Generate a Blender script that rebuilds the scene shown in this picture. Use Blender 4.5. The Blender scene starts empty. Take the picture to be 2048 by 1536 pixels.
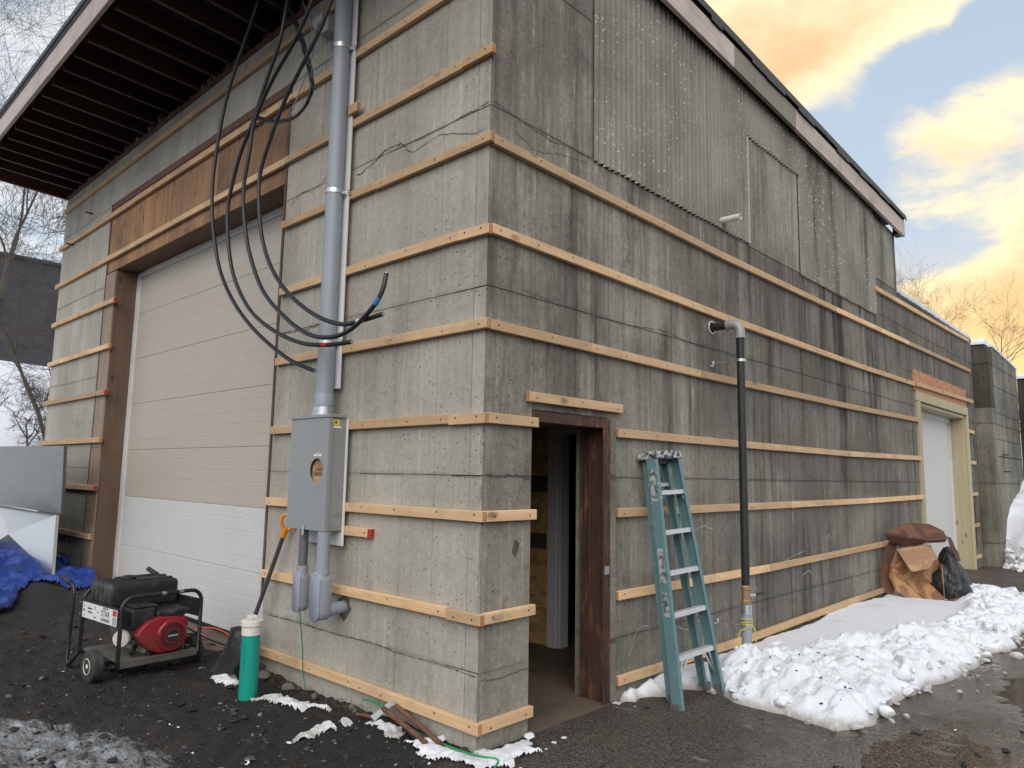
import bpy, bmesh, math, random
import numpy as np
from mathutils import Vector, Matrix
R = math.radians
random.seed(7)
scene = bpy.context.scene
C = scene.collection

# ------------------------------------------------------------------ camera
cam_d = bpy.data.cameras.new('camera')
cam = bpy.data.objects.new('camera', cam_d)
C.objects.link(cam)
cam_d.sensor_width = 36.0
cam_d.lens = 36.0 * 1445.4 / 2048.0
cam_d.clip_start = 0.05
cam_d.clip_end = 2000
_r = Vector((0.728682, 0.684634, 0.017279)); _u = Vector((0.07253, -0.102236, 0.992113)); _f = Vector((-0.681001, 0.721681, 0.124154))
cm = Matrix.Identity(4)
for i in range(3):
    cm[i][0] = _r[i]; cm[i][1] = _u[i]; cm[i][2] = -_f[i]
cm.translation = (3.22123, -3.16705, 1.66612)
cam.matrix_world = cm
scene.camera = cam

# ------------------------------------------------------------------ light
SUN_DIR = Vector((0.44, -0.62, 0.65)).normalized()          # towards the sun
SUN_EL = math.asin(SUN_DIR.z); SUN_AZ = math.atan2(SUN_DIR.x, SUN_DIR.y)
sd = bpy.data.lights.new('sun', 'SUN'); sd.energy = 1.9; sd.angle = R(60); sd.color = (1.0, 0.94, 0.85)
so = bpy.data.objects.new('sun', sd); C.objects.link(so)
so.rotation_euler = SUN_DIR.to_track_quat('Z', 'Y').to_euler()

world = bpy.data.worlds.new('World'); scene.world = world; world.use_nodes = True
wt = world.node_tree; wt.nodes.clear()


class NT:
    """terse node helper"""
    def __init__(s, nt): s.nt = nt
    def n(s, typ, **kw):
        nd = s.nt.nodes.new(typ)
        for k, v in kw.items(): setattr(nd, k, v)
        return nd
    def inp(s, sock, v):
        if v is None: return
        if hasattr(v, 'node'): s.nt.links.new(v, sock)
        else:
            if sock.type == 'RGBA' and isinstance(v, (tuple, list)) and len(v) == 3: v = (*v, 1)
            sock.default_value = v
    def math(s, op, a, b=None, c=None, clamp=False):
        nd = s.n('ShaderNodeMath', operation=op, use_clamp=clamp)
        s.inp(nd.inputs[0], a); s.inp(nd.inputs[1], b); s.inp(nd.inputs[2], c)
        return nd.outputs[0]
    def vmath(s, op, a, b=None, out=0):
        nd = s.n('ShaderNodeVectorMath', operation=op)
        s.inp(nd.inputs[0], a); s.inp(nd.inputs[1], b)
        return nd.outputs[out]
    def scale(s, v, sc): return s.vmath('MULTIPLY', v, sc)
    def sep(s, v):
        nd = s.n('ShaderNodeSeparateXYZ'); s.inp(nd.inputs[0], v); return nd.outputs
    def comb(s, x, y, z):
        nd = s.n('ShaderNodeCombineXYZ')
        for i, v in enumerate((x, y, z)): s.inp(nd.inputs[i], v)
        return nd.outputs[0]
    def noise(s, v, scale=1, detail=4, rough=0.55, dist=0.0):
        nd = s.n('ShaderNodeTexNoise'); s.inp(nd.inputs['Vector'], v)
        nd.inputs['Scale'].default_value = scale; nd.inputs['Detail'].default_value = detail
        nd.inputs['Roughness'].default_value = rough; nd.inputs['Distortion'].default_value = dist
        return nd.outputs['Fac']
    def voro(s, v, scale=1, feature='F1', out='Distance', rnd=1.0):
        nd = s.n('ShaderNodeTexVoronoi', feature=feature); s.inp(nd.inputs['Vector'], v)
        nd.inputs['Scale'].default_value = scale; nd.inputs['Randomness'].default_value = rnd
        return nd.outputs[out]
    def ramp(s, f, stops, interp='LINEAR'):
        nd = s.n('ShaderNodeValToRGB'); cr = nd.color_ramp; cr.interpolation = interp
        while len(cr.elements) < len(stops): cr.elements.new(0.5)
        for e, (p, c) in zip(cr.elements, stops):
            e.position = p
            if not isinstance(c, (tuple, list)): c = (c, c, c)
            e.color = (*c[:3], 1)
        s.inp(nd.inputs[0], f)
        return nd.outputs[0]
    def step(s, f, a, b):
        nd = s.n('ShaderNodeMapRange', interpolation_type='SMOOTHSTEP')
        s.inp(nd.inputs[0], f); nd.inputs[1].default_value = a; nd.inputs[2].default_value = b
        return nd.outputs[0]
    def mix(s, f, a, b, blend='MIX'):
        nd = s.n('ShaderNodeMix', data_type='RGBA', blend_type=blend)
        s.inp(nd.inputs[0], f); s.inp(nd.inputs[6], a); s.inp(nd.inputs[7], b)
        return nd.outputs[2]
    def pos(s): return s.n('ShaderNodeNewGeometry').outputs['Position']
    def obj(s): return s.n('ShaderNodeTexCoord').outputs['Object']
    def rnd(s): return s.n('ShaderNodeObjectInfo').outputs['Random']
    def island(s): return s.n('ShaderNodeNewGeometry').outputs['Random Per Island']
    def bump(s, h, strength=0.3, dist=0.01, normal=None):
        nd = s.n('ShaderNodeBump'); nd.inputs['Strength'].default_value = strength
        nd.inputs['Distance'].default_value = dist; s.inp(nd.inputs['Height'], h); s.inp(nd.inputs['Normal'], normal)
        return nd.outputs[0]


# --- sky: Nishita above, broken evening cloud lit gold towards the setting sun
w = NT(wt)
sky = w.n('ShaderNodeTexSky', sky_type='NISHITA'); sky.sun_disc = False
sky.sun_elevation = SUN_EL; sky.sun_rotation = SUN_AZ
sky.altitude = 100; sky.air_density = 1.0; sky.dust_density = 2.0; sky.ozone_density = 1.0
dirv = w.n('ShaderNodeTexCoord').outputs['Generated']
dx, dy, dz = w.sep(dirv)
zc = w.math('MAXIMUM', dz, 0.0)
den = w.math('ADD', zc, 0.16)
cv = w.comb(w.math('DIVIDE', dx, den), w.math('DIVIDE', dy, den), w.math('MULTIPLY', dz, 1.2))
big = w.noise(cv, 0.55, 3, 0.5, 0.3)
med = w.noise(w.vmath('ADD', cv, (3.7, 1.9, 0.4)), 1.6, 8, 0.60, 0.25)
cover = w.math('ADD', w.math('MULTIPLY', big, 0.42), w.math('MULTIPLY', med, 0.58))
glow_dir = Vector((-0.20, 0.955, 0.20)).normalized()
gd = w.vmath('DOT_PRODUCT', dirv, tuple(glow_dir), out=1)
def lobe(v, a_, b_): return w.step(w.vmath('DOT_PRODUCT', dirv, tuple(Vector(v).normalized()), out=1), a_, b_)
# clear blue gaps, the heavy bank low on the evening side and the broken sheet above
gap = w.math('MAXIMUM', lobe((-0.205, 0.903, 0.362), 0.9830, 0.9965), lobe((-0.27, 0.882, 0.355), 0.9850, 0.9970))
gap = w.math('MAXIMUM', gap, w.math('MULTIPLY', lobe((-0.10, 0.895, 0.445), 0.993, 0.9995), 0.9))
bank = lobe((-0.10, 0.948, 0.283), 0.974, 0.995)
upper = lobe((-0.33, 0.785, 0.525), 0.955, 0.993)
upper2 = w.math('MULTIPLY', lobe((-0.15, 0.855, 0.50), 0.985, 0.9985), 0.8)
cover = w.math('ADD', cover, w.math('ADD', w.math('MULTIPLY', gap, -0.265), w.math('ADD', w.math('MULTIPLY', bank, 0.25), w.math('MULTIPLY', w.math('MAXIMUM', upper, upper2), 0.20))))
mask = w.step(cover, 0.47, 0.56)
thick = w.step(w.math('ADD', cover, w.math('MULTIPLY', w.math('SUBTRACT', w.noise(w.vmath('ADD', cv, (1.3, 5.1, 0.0)), 2.3, 7, 0.62, 0.4), 0.5), 0.9)), 0.50, 0.84)
K = 10.0     # colours below are as seen; the Background strength is 0.1
def col(c, k=1.0): return tuple(x * K * k for x in c)
warm = w.mix(thick, col((1.08, 0.93, 0.62)), col((0.86, 0.585, 0.32)))
cool = w.mix(thick, col((0.80, 0.83, 0.88)), col((0.58, 0.64, 0.73)))
cloudc = w.mix(w.step(gd, 0.35, 0.86), cool, warm)
blue = w.mix(0.72, sky.outputs[0], w.ramp(zc, [(0.0, col((0.74, 0.81, 0.88))), (0.5, col((0.58, 0.70, 0.82))), (1.0, col((0.30, 0.45, 0.70)))]))
skyc = w.mix(mask, blue, cloudc)
hz = w.math('MULTIPLY', w.step(gd, 0.92, 0.995), w.math('SUBTRACT', 1.0, w.step(dz, 0.10, 0.31)))
skyc = w.mix(w.math('MULTIPLY', hz, 0.85), skyc, col((1.18, 0.80, 0.33)))
bg = w.n('ShaderNodeBackground'); w.inp(bg.inputs[0], skyc); bg.inputs[1].default_value = 0.1
wo = w.n('ShaderNodeOutputWorld'); wt.links.new(bg.outputs[0], wo.inputs[0])

vs = scene.view_settings
vs.view_transform = 'Standard'; vs.look = 'None'; vs.exposure = 0.18; vs.gamma = 1.0; vs.use_curve_mapping = False
scene.cycles.use_denoising = True; scene.cycles.use_adaptive_sampling = True; scene.cycles.adaptive_threshold = 0.02
scene.cycles.max_bounces = 4; scene.cycles.diffuse_bounces = 3; scene.cycles.glossy_bounces = 3
scene.cycles.caustics_reflective = False; scene.cycles.caustics_refractive = False

# ------------------------------------------------------------------ materials
MATS = {}
def newmat(name):
    m = bpy.data.materials.new(name); m.use_nodes = True
    nt = m.node_tree; b = nt.nodes['Principled BSDF']
    MATS[name] = m
    return m, NT(nt), b
def plain(name, color, rough=0.5, metal=0.0, var=0.12, nscale=9.0, bump=0.0, bscale=60, dirt=None, spec=0.5, dirtamt=0.5):
    """one colour with fine mottling (and optional grime)"""
    m, t, b = newmat(name)
    v = t.obj()
    f = t.noise(v, nscale, 5, 0.6)
    c = t.mix(f, tuple(x * (1 - var) for x in color), tuple(min(1, x * (1 + var)) for x in color))
    if dirt:
        d = t.step(t.noise(t.vmath('ADD', v, (5, 3, 1)), nscale * 0.6, 6, 0.65), 0.48, 0.72)
        c = t.mix(t.math('MULTIPLY', d, dirtamt), c, dirt)
    t.inp(b.inputs['Base Color'], c)
    t.inp(b.inputs['Roughness'], t.math('ADD', rough - 0.06, t.math('MULTIPLY', t.noise(v, nscale * 2.3, 3), 0.12)))
    b.inputs['Metallic'].default_value = metal
    b.inputs['Specular IOR Level'].default_value = spec
    if bump: t.inp(b.inputs['Normal'], t.bump(t.noise(v, bscale, 4), bump, 0.004))
    return m

def concrete(name, light, dark, streak=0.5, grime=0.5, moss=0.0, pits=1.0, bs=0.45, lifts=0.6, contrast=1.0, run=0.0):
    m, t, b = newmat(name)
    P = t.pos(); x, y, z = t.sep(P)
    s = t.math('SUBTRACT', x, y)
    big = t.noise(P, 0.9, 4, 0.6)
    base = t.mix(t.step(big, 0.3, 0.7), dark, light)
    base = t.mix(1.0, base, t.math('ADD', 0.94, t.math('MULTIPLY', t.rnd(), 0.12)), 'MULTIPLY')
    dk = tuple(c * 0.20 for c in dark)
    # rain streaks: broad and fine, stronger where more water runs
    sv = t.comb(t.math('MULTIPLY', t.math('ADD', s, t.math('MULTIPLY', big, 0.25)), 3.6), 0.0, t.math('MULTIPLY', z, 0.22))
    st1 = t.step(t.noise(sv, 1.0, 5, 0.66), 0.43, 0.66)
    sv2 = t.comb(t.math('MULTIPLY', s, 19.0), 3.0, t.math('MULTIPLY', z, 0.6))
    n2 = t.noise(sv2, 1.0, 4, 0.65)
    st2 = t.step(n2, 0.44, 0.66)
    patch = t.step(t.noise(t.vmath('ADD', P, (11, 4, 2)), 0.5, 3, 0.6), 0.36, 0.62)
    k = t.math('MULTIPLY', t.math('ADD', t.math('MULTIPLY', st1, 0.62), t.math('MULTIPLY', st2, 0.30)), t.math('ADD', 0.30, t.math('MULTIPLY', patch, 0.70)))
    if run:
        wetter = t.step(t.math('ADD', y, t.math('MULTIPLY', t.math('SUBTRACT', big, 0.5), 5.0)), 0.3, 5.5)
        base = t.mix(t.math('MULTIPLY', wetter, run), base, tuple(c * 0.45 for c in dark))
        k = t.math('MULTIPLY', k, t.math('ADD', 0.75, t.math('MULTIPLY', wetter, 0.6)))
    base = t.mix(t.math('MULTIPLY', k, streak, clamp=True), base, dk)
    g = t.step(t.noise(t.vmath('ADD', P, (2, 7, 5)), 2.4, 7, 0.72), 0.52, 0.74)
    base = t.mix(t.math('MULTIPLY', g, grime), base, dk)
    damp = t.step(t.noise(t.vmath('ADD', P, (5, 1, 8)), 0.42, 6, 0.62, 0.4), 0.47, 0.60)
    base = t.mix(t.math('MULTIPLY', damp, 0.42 * min(1.0, streak)), base, tuple(c * 0.42 for c in dark))
    # pale lime runs
    lime = t.math('MULTIPLY', t.step(n2, 0.30, 0.46), t.step(t.noise(P, 4.2, 6, 0.72), 0.50, 0.66))
    lime = t.math('MULTIPLY', t.math('SUBTRACT', 1.0, t.step(n2, 0.28, 0.44)), t.step(t.noise(P, 4.2, 5, 0.72), 0.42, 0.64))
    base = t.mix(t.math('MULTIPLY', lime, 0.6), base, tuple(min(1, c * 1.5) for c in light))
    # dirt caught on the pour joints
    if lifts:
        dmin = None
        for L_ in (0.475, 1.655, 2.865, 4.09, 5.22):
            d = t.math('ABSOLUTE', t.math('SUBTRACT', z, L_))
            dmin = d if dmin is None else t.math('MINIMUM', dmin, d)
        j = t.math('SUBTRACT', 1.0, t.step(t.math('ADD', dmin, t.math('MULTIPLY', t.math('SUBTRACT', t.noise(P, 7.0, 5, 0.7), 0.5), 0.09)), 0.0, 0.035))
        base = t.mix(t.math('MULTIPLY', j, lifts), base, dk)
    if moss:
        mo = t.math('MULTIPLY', t.step(t.noise(t.comb(t.math('MULTIPLY', s, 2.2), 5.0, t.math('MULTIPLY', z, 0.45)), 1.0, 5, 0.68), 0.5, 0.70), moss)
        base = t.mix(mo, base, (0.075, 0.078, 0.038))
    grain = t.noise(P, 22, 6, 0.78)
    fine = t.noise(P, 150, 2, 0.6)
    gg = t.math('ADD', t.math('MULTIPLY', grain, 1.35 * contrast), t.math('MULTIPLY', fine, 0.45))
    base = t.mix(1.0, base, t.math('ADD', 1.0 - 0.9 * contrast, gg), 'MULTIPLY')
    vz = t.voro(P, 21)
    hole = t.math('MULTIPLY', t.math('SUBTRACT', 1.0, t.step(vz, 0.07, 0.19)), t.step(t.noise(t.vmath('ADD', P, (9, 9, 1)), 2.6, 4, 0.65), 0.46, 0.58))
    vz2 = t.voro(t.vmath('ADD', P, (3, 3, 3)), 6.5)
    hole = t.math('MAXIMUM', hole, t.math('MULTIPLY', t.math('SUBTRACT', 1.0, t.step(vz2, 0.02, 0.075)), t.step(t.noise(P, 1.9, 3), 0.50, 0.60)))
    hole = t.math('MULTIPLY', hole, pits)
    base = t.mix(t.math('MULTIPLY', hole, 0.65), base, (0.02, 0.019, 0.017))
    t.inp(b.inputs['Base Color'], base)
    b.inputs['Roughness'].default_value = 0.9; b.inputs['Specular IOR Level'].default_value = 0.25
    h = t.math('SUBTRACT', gg, t.math('MULTIPLY', hole, 1.3))
    t.inp(b.inputs['Normal'], t.bump(h, bs, 0.012))
    return m

def timber(name, a, bcol, knot, rough=0.7, stain=None, stainamt=0.5, axis=0, gscale=1.0, tone=0.35):
    """sawn wood; grain runs along local axis 0 (x) or 2 (z)"""
    m, t, b = newmat(name)
    o = t.obj(); r = t.rnd()
    o = t.vmath('ADD', o, t.comb(t.math('MULTIPLY', r, 37.0), t.math('MULTIPLY', r, 11.0), t.math('MULTIPLY', r, 23.0)))
    sc = [14.0, 14.0, 14.0]; sc[axis] = 0.9
    gv = t.scale(o, tuple(x * gscale for x in sc))
    g1 = t.noise(gv, 1.0, 6, 0.65, 0.6)
    sc2 = [70.0, 70.0, 70.0]; sc2[axis] = 2.5
    g2 = t.noise(t.scale(o, tuple(x * gscale for x in sc2)), 1.0, 3, 0.6)
    f = t.math('ADD', t.math('MULTIPLY', g1, 0.65), t.math('MULTIPLY', g2, 0.35))
    c = t.ramp(f, [(0.28, bcol), (0.62, a)])
    c = t.mix(t.math('MULTIPLY', t.math('FRACT', t.math('MULTIPLY', r, 7.31)), tone * 0.8), c, tuple(0.62 * q + 0.10 for q in bcol))
    c = t.mix(1.0, c, t.math('ADD', 1.0 - tone / 2, t.math('MULTIPLY', r, tone)), 'MULTIPLY')
    ks = [5.5, 5.5, 5.5]; ks[axis] = 2.6
    kd = t.voro(t.scale(o, tuple(ks)), 1.0)
    kn = t.math('MULTIPLY', t.math('SUBTRACT', 1.0, t.step(kd, 0.06, 0.20)), t.step(t.noise(o, 1.7, 2), 0.46, 0.56))
    c = t.mix(t.math('MULTIPLY', kn, 0.75), c, knot)
    if stain:
        sm = t.step(t.noise(o, 1.9, 6, 0.7), 0.45, 0.72)
        c = t.mix(t.math('MULTIPLY', sm, stainamt), c, stain)
    t.inp(b.inputs['Base Color'], c)
    b.inputs['Roughness'].default_value = rough; b.inputs['Specular IOR Level'].default_value = 0.3
    t.inp(b.inputs['Normal'], t.bump(f, 0.25, 0.004))
    return m

concrete('concrete_front', (0.445, 0.415, 0.358), (0.355, 0.331, 0.284), streak=0.36, grime=0.22, lifts=0.16, contrast=0.62)
concrete('concrete_side', (0.40, 0.375, 0.322), (0.215, 0.199, 0.168), streak=1.25, grime=0.45, moss=0.22, lifts=0.16, contrast=0.9, run=0.45)
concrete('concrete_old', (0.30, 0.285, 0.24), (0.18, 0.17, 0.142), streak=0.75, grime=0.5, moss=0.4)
concrete('concrete_moss', (0.12, 0.115, 0.09), (0.06, 0.058, 0.045), streak=0.7, grime=0.6, moss=0.6)
concrete('concrete_dark', (0.085, 0.082, 0.074), (0.04, 0.04, 0.036), streak=0.7, grime=0.6, moss=0.3)
concrete('mortar', (0.22, 0.19, 0.16), (0.12, 0.10, 0.085), streak=0.2, grime=0.6)
concrete('asbestos_flat', (0.37, 0.355, 0.30), (0.24, 0.23, 0.19), streak=0.9, grime=0.4, moss=0.55, pits=0.2, lifts=0)
timber('pine', (0.74, 0.50, 0.285), (0.52, 0.315, 0.155), (0.13, 0.06, 0.03), stain=(0.36, 0.25, 0.16), stainamt=0.65, tone=0.55)
timber('pine_end', (0.52, 0.26, 0.10), (0.36, 0.16, 0.06), (0.2, 0.09, 0.04))
timber('plywood', (0.46, 0.24, 0.10), (0.17, 0.078, 0.036), (0.035, 0.016, 0.010), stain=(0.13, 0.088, 0.062), stainamt=0.85, axis=2, gscale=0.55, tone=0.5)
timber('jamb_wood', (0.21, 0.128, 0.082), (0.105, 0.063, 0.042), (0.03, 0.018, 0.012), stain=(0.20, 0.15, 0.11), stainamt=0.5, axis=2, gscale=0.6)
timber('jamb_face', (0.36, 0.275, 0.205), (0.21, 0.15, 0.108), (0.04, 0.025, 0.018), stain=(0.26, 0.22, 0.18), stainamt=0.5, axis=2, gscale=0.8)
timber('fascia_wood', (0.60, 0.505, 0.455), (0.43, 0.345, 0.31), (0.16, 0.10, 0.085), stain=(0.27, 0.22, 0.20), stainamt=0.55, gscale=0.8)
timber('fascia_grey', (0.33, 0.31, 0.245), (0.22, 0.205, 0.16), (0.10, 0.09, 0.07), stain=(0.18, 0.17, 0.13), stainamt=0.6, gscale=0.8)
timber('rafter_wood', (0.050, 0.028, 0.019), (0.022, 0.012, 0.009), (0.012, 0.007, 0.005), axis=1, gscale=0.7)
timber('barge_wood', (0.17, 0.075, 0.045), (0.09, 0.04, 0.026), (0.04, 0.02, 0.012), axis=1)
timber('treated_wood', (0.56, 0.495, 0.325), (0.44, 0.375, 0.225), (0.14, 0.075, 0.03), axis=2, gscale=0.5)

# oriented strand board
def osb(name, a, bb):
    m, t, b = newmat(name)
    o = t.obj()
    c1 = t.voro(t.vmath('ADD', t.scale(o, (9, 9, 24)), t.scale(t.n('ShaderNodeTexNoise').outputs['Color'], (1.4, 1.4, 1.4))), 1.0, out='Color')
    f = t.sep(c1)[0]
    g = t.noise(t.scale(o, (30, 30, 60)), 1.0, 4, 0.6)
    c = t.ramp(t.math('ADD', t.math('MULTIPLY', f, 0.7), t.math('MULTIPLY', g, 0.3)), [(0.1, bb), (0.8, a)])
    t.inp(b.inputs['Base Color'], c); b.inputs['Roughness'].default_value = 0.75
    t.inp(b.inputs['Normal'], t.bump(f, 0.2, 0.003))
osb('strand_board', (0.80, 0.52, 0.22), (0.46, 0.25, 0.09))
osb('strand_board_red', (0.50, 0.25, 0.13), (0.36, 0.155, 0.075))

# corrugated fibre cement with lichen
m, t, b = newmat('fibre_cement')
P = t.pos(); x, y, z = t.sep(P)
c = t.mix(t.step(t.noise(P, 1.2, 5, 0.6), 0.3, 0.7), (0.20, 0.19, 0.163), (0.30, 0.287, 0.248))
st = t.step(t.noise(t.comb(0.0, t.math('MULTIPLY', y, 3.5), t.math('MULTIPLY', z, 0.3)), 1.0, 6, 0.65), 0.45, 0.72)
# the sheets nearer the back have had more water down them
c = t.mix(t.math('MULTIPLY', st, t.math('ADD', 0.25, t.math('MULTIPLY', t.step(t.math('ADD', y, t.math('MULTIPLY', t.noise(P, 0.7, 2), 3.0)), 3.0, 7.5), 0.7))), c, (0.045, 0.045, 0.036))
lv = t.voro(P, 22)
lsz = t.noise(P, 0.8, 3, 0.6)
li = t.math('MULTIPLY', t.math('SUBTRACT', 1.0, t.step(lv, 0.13, 0.21)), t.step(lsz, 0.40, 0.54))
lv2 = t.voro(t.vmath('ADD', P, (4, 4, 4)), 48)
li2 = t.math('MULTIPLY', t.math('SUBTRACT', 1.0, t.step(lv2, 0.14, 0.24)), t.step(t.noise(t.vmath('ADD', P, (7, 2, 3)), 1.3, 4, 0.6), 0.42, 0.56))
c = t.mix(t.math('MULTIPLY', li, 0.9), c, (0.62, 0.62, 0.52))
c = t.mix(t.math('MULTIPLY', li2, 0.75), c, (0.58, 0.58, 0.48))
ly = t.math('MULTIPLY', t.step(t.noise(t.vmath('ADD', P, (1, 8, 2)), 2.6, 6, 0.7), 0.60, 0.72), 0.4)
c = t.mix(ly, c, (0.27, 0.26, 0.12))
t.inp(b.inputs['Base Color'], c); b.inputs['Roughness'].default_value = 0.92
t.inp(b.inputs['Normal'], t.bump(t.noise(P, 60, 5, 0.7), 0.35, 0.006))

# garage door paint: embossed, dirty off white
def door_paint(name, ca, cb, dirt):
  m, t, b = newmat(name)
  P = t.pos(); x, y, z = t.sep(P)
  c = t.mix(t.noise(P, 0.8, 4), ca, cb)
  dr = t.math('MULTIPLY', t.step(t.noise(t.comb(t.math('MULTIPLY', x, 7), 0.0, t.math('MULTIPLY', z, 0.5)), 1.0, 5, 0.6), 0.45, 0.75), 0.08)
  c = t.mix(dr, c, dirt)
  sp = t.math('MULTIPLY', t.step(t.noise(P, 70, 3, 0.7), 0.52, 0.66), t.math('MULTIPLY', t.step(t.noise(P, 1.5, 5, 0.6), 0.35, 0.65), 0.32))
  c = t.mix(sp, c, (0.28, 0.25, 0.21))
  chalk = t.math('MULTIPLY', t.step(t.noise(t.comb(t.math('MULTIPLY', x, 5), 4.0, t.math('MULTIPLY', z, 1.1)), 1.0, 6, 0.7), 0.56, 0.78), 0.13)
  c = t.mix(chalk, c, (0.68, 0.67, 0.66))
  t.inp(b.inputs['Base Color'], c); b.inputs['Roughness'].default_value = 0.55
  t.inp(b.inputs['Normal'], t.bump(t.noise(P, 60, 3, 0.6), 0.15, 0.004))
door_paint('door_paint', (0.465, 0.408, 0.338), (0.52, 0.465, 0.395), (0.33, 0.29, 0.235))
door_paint('door_paint_white', (0.60, 0.59, 0.57), (0.66, 0.655, 0.64), (0.40, 0.38, 0.34))

# rust
def rust(name, a, bb, cc):
    m, t, b = newmat(name)
    P = t.pos()
    f = t.noise(t.scale(P, (15, 15, 3.2)), 1.0, 8, 0.78)
    c = t.ramp(f, [(0.32, a), (0.55, bb), (0.72, cc)])
    c = t.mix(1.0, c, t.math('ADD', 0.55, t.math('MULTIPLY', t.noise(P, 55, 4, 0.7), 0.9)), 'MULTIPLY')
    t.inp(b.inputs['Base Color'], c); b.inputs['Roughness'].default_value = 0.75
    t.inp(b.inputs['Normal'], t.bump(t.noise(P, 50, 5, 0.7), 0.5, 0.006))
rust('rusty_steel', (0.030, 0.017, 0.013), (0.075, 0.034, 0.023), (0.34, 0.145, 0.055))
rust('rusty_rod', (0.07, 0.035, 0.025), (0.16, 0.07, 0.04), (0.26, 0.12, 0.07))
rust('rust_strip', (0.06, 0.04, 0.03), (0.12, 0.07, 0.045), (0.2, 0.14, 0.1))

plain('grey_plastic', (0.30, 0.325, 0.37), 0.42, var=0.07, nscale=3, dirt=(0.36, 0.36, 0.36), dirtamt=0.25)
plain('dark_grey_plastic', (0.12, 0.122, 0.125), 0.5)
plain('box_paint', (0.275, 0.285, 0.285), 0.38, var=0.05, nscale=3, dirt=(0.22, 0.22, 0.22), dirtamt=0.35)
plain('white_board', (0.74, 0.74, 0.74), 0.6, var=0.05, nscale=4, dirt=(0.5, 0.48, 0.45), dirtamt=0.3)
plain('white_trim', (0.66, 0.66, 0.65), 0.45, var=0.05, dirt=(0.40, 0.38, 0.35), dirtamt=0.35)
plain('interior_trim', (0.78, 0.80, 0.82), 0.45, var=0.05)
plain('white_door', (0.62, 0.62, 0.60), 0.5, var=0.04, nscale=2)
plain('galvanised', (0.62, 0.63, 0.64), 0.38, 1.0, var=0.14, nscale=25)
plain('aluminium', (0.70, 0.71, 0.73), 0.42, 0.9, var=0.15, nscale=14, dirt=(0.45, 0.45, 0.44))
plain('cast_grey', (0.32, 0.33, 0.335), 0.5, 0.25, var=0.2, nscale=18)
plain('black_rubber', (0.013, 0.014, 0.016), 0.38, var=0.2, spec=0.5)
plain('black_paint', (0.016, 0.016, 0.018), 0.42, var=0.25, nscale=14, dirt=(0.06, 0.055, 0.048), dirtamt=0.55)
plain('black_plastic', (0.017, 0.018, 0.020), 0.5, var=0.3, nscale=9, dirt=(0.10, 0.093, 0.085), dirtamt=0.6, bump=0.2)
plain('black_pipe', (0.016, 0.016, 0.017), 0.45, var=0.3, nscale=12, dirt=(0.035, 0.033, 0.03))
plain('tyre_rubber', (0.036, 0.034, 0.031), 0.8, var=0.3, nscale=15, dirt=(0.10, 0.092, 0.08), dirtamt=0.7)
plain('rim_paint', (0.70, 0.67, 0.60), 0.5, var=0.1, dirt=(0.35, 0.3, 0.24), dirtamt=0.4)
plain('dusty_tray', (0.105, 0.095, 0.082), 0.75, var=0.3, nscale=8, dirt=(0.05, 0.045, 0.04))
plain('engine_red', (0.27, 0.013, 0.021), 0.40, var=0.2, nscale=9, dirt=(0.12, 0.055, 0.045), dirtamt=0.75)
plain('engine_grey', (0.22, 0.20, 0.165), 0.6, 0.3, var=0.3, nscale=20, dirt=(0.08, 0.06, 0.04))
plain('pipe_green', (0.004, 0.30, 0.235), 0.42, var=0.08, nscale=4, dirt=(0.05, 0.17, 0.13), dirtamt=0.5)
plain('pipe_green_print', (0.0, 0.13, 0.10), 0.5)
plain('white_pvc', (0.72, 0.70, 0.64), 0.42, var=0.06, dirt=(0.38, 0.34, 0.28), dirtamt=0.55, nscale=24)
plain('orange_plastic', (0.78, 0.27, 0.015), 0.42, var=0.15)
plain('shovel_plastic', (0.021, 0.021, 0.023), 0.36, var=0.3, nscale=10, dirt=(0.16, 0.155, 0.15), dirtamt=0.55)
plain('handle_grey', (0.05, 0.052, 0.055), 0.5)
plain('orange_cord', (0.60, 0.09, 0.04), 0.5)
plain('red_tape', (0.62, 0.02, 0.025), 0.5)
plain('red_paint', (0.42, 0.018, 0.018), 0.65, var=0.2)
plain('blue_tape', (0.03, 0.16, 0.38), 0.5)
plain('yellow_label', (0.72, 0.62, 0.02), 0.5, var=0.1)
plain('white_label', (0.76, 0.76, 0.75), 0.5, var=0.06, dirt=(0.45, 0.44, 0.42), dirtamt=0.35, nscale=30)
plain('red_label', (0.55, 0.06, 0.03), 0.5)
plain('grey_label', (0.36, 0.40, 0.42), 0.5)
plain('ink', (0.02, 0.02, 0.022), 0.6)
plain('ink_red', (0.20, 0.025, 0.03), 0.6)
plain('green_wire', (0.02, 0.24, 0.075), 0.45)
plain('yellow_wire', (0.62, 0.55, 0.03), 0.45)
plain('brass', (0.34, 0.23, 0.12), 0.5, 0.5, var=0.2, nscale=30)
plain('nail', (0.035, 0.025, 0.02), 0.6)
plain('stone_white', (0.62, 0.62, 0.62), 0.6)
plain('slot_dark', (0.012, 0.011, 0.010), 0.8)
plain('roofing', (0.03, 0.033, 0.036), 0.55, var=0.3, nscale=6, bump=0.3, bscale=90)
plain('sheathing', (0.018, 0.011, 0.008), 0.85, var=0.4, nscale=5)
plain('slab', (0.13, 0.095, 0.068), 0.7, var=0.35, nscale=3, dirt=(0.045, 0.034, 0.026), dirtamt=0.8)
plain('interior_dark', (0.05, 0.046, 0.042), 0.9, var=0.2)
plain('bark', (0.085, 0.068, 0.055), 0.9, var=0.3, nscale=20)
plain('bark_pale', (0.17, 0.12, 0.085), 0.9, var=0.3, nscale=20)
plain('foliage', (0.03, 0.03, 0.02), 0.9, var=0.4)

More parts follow.
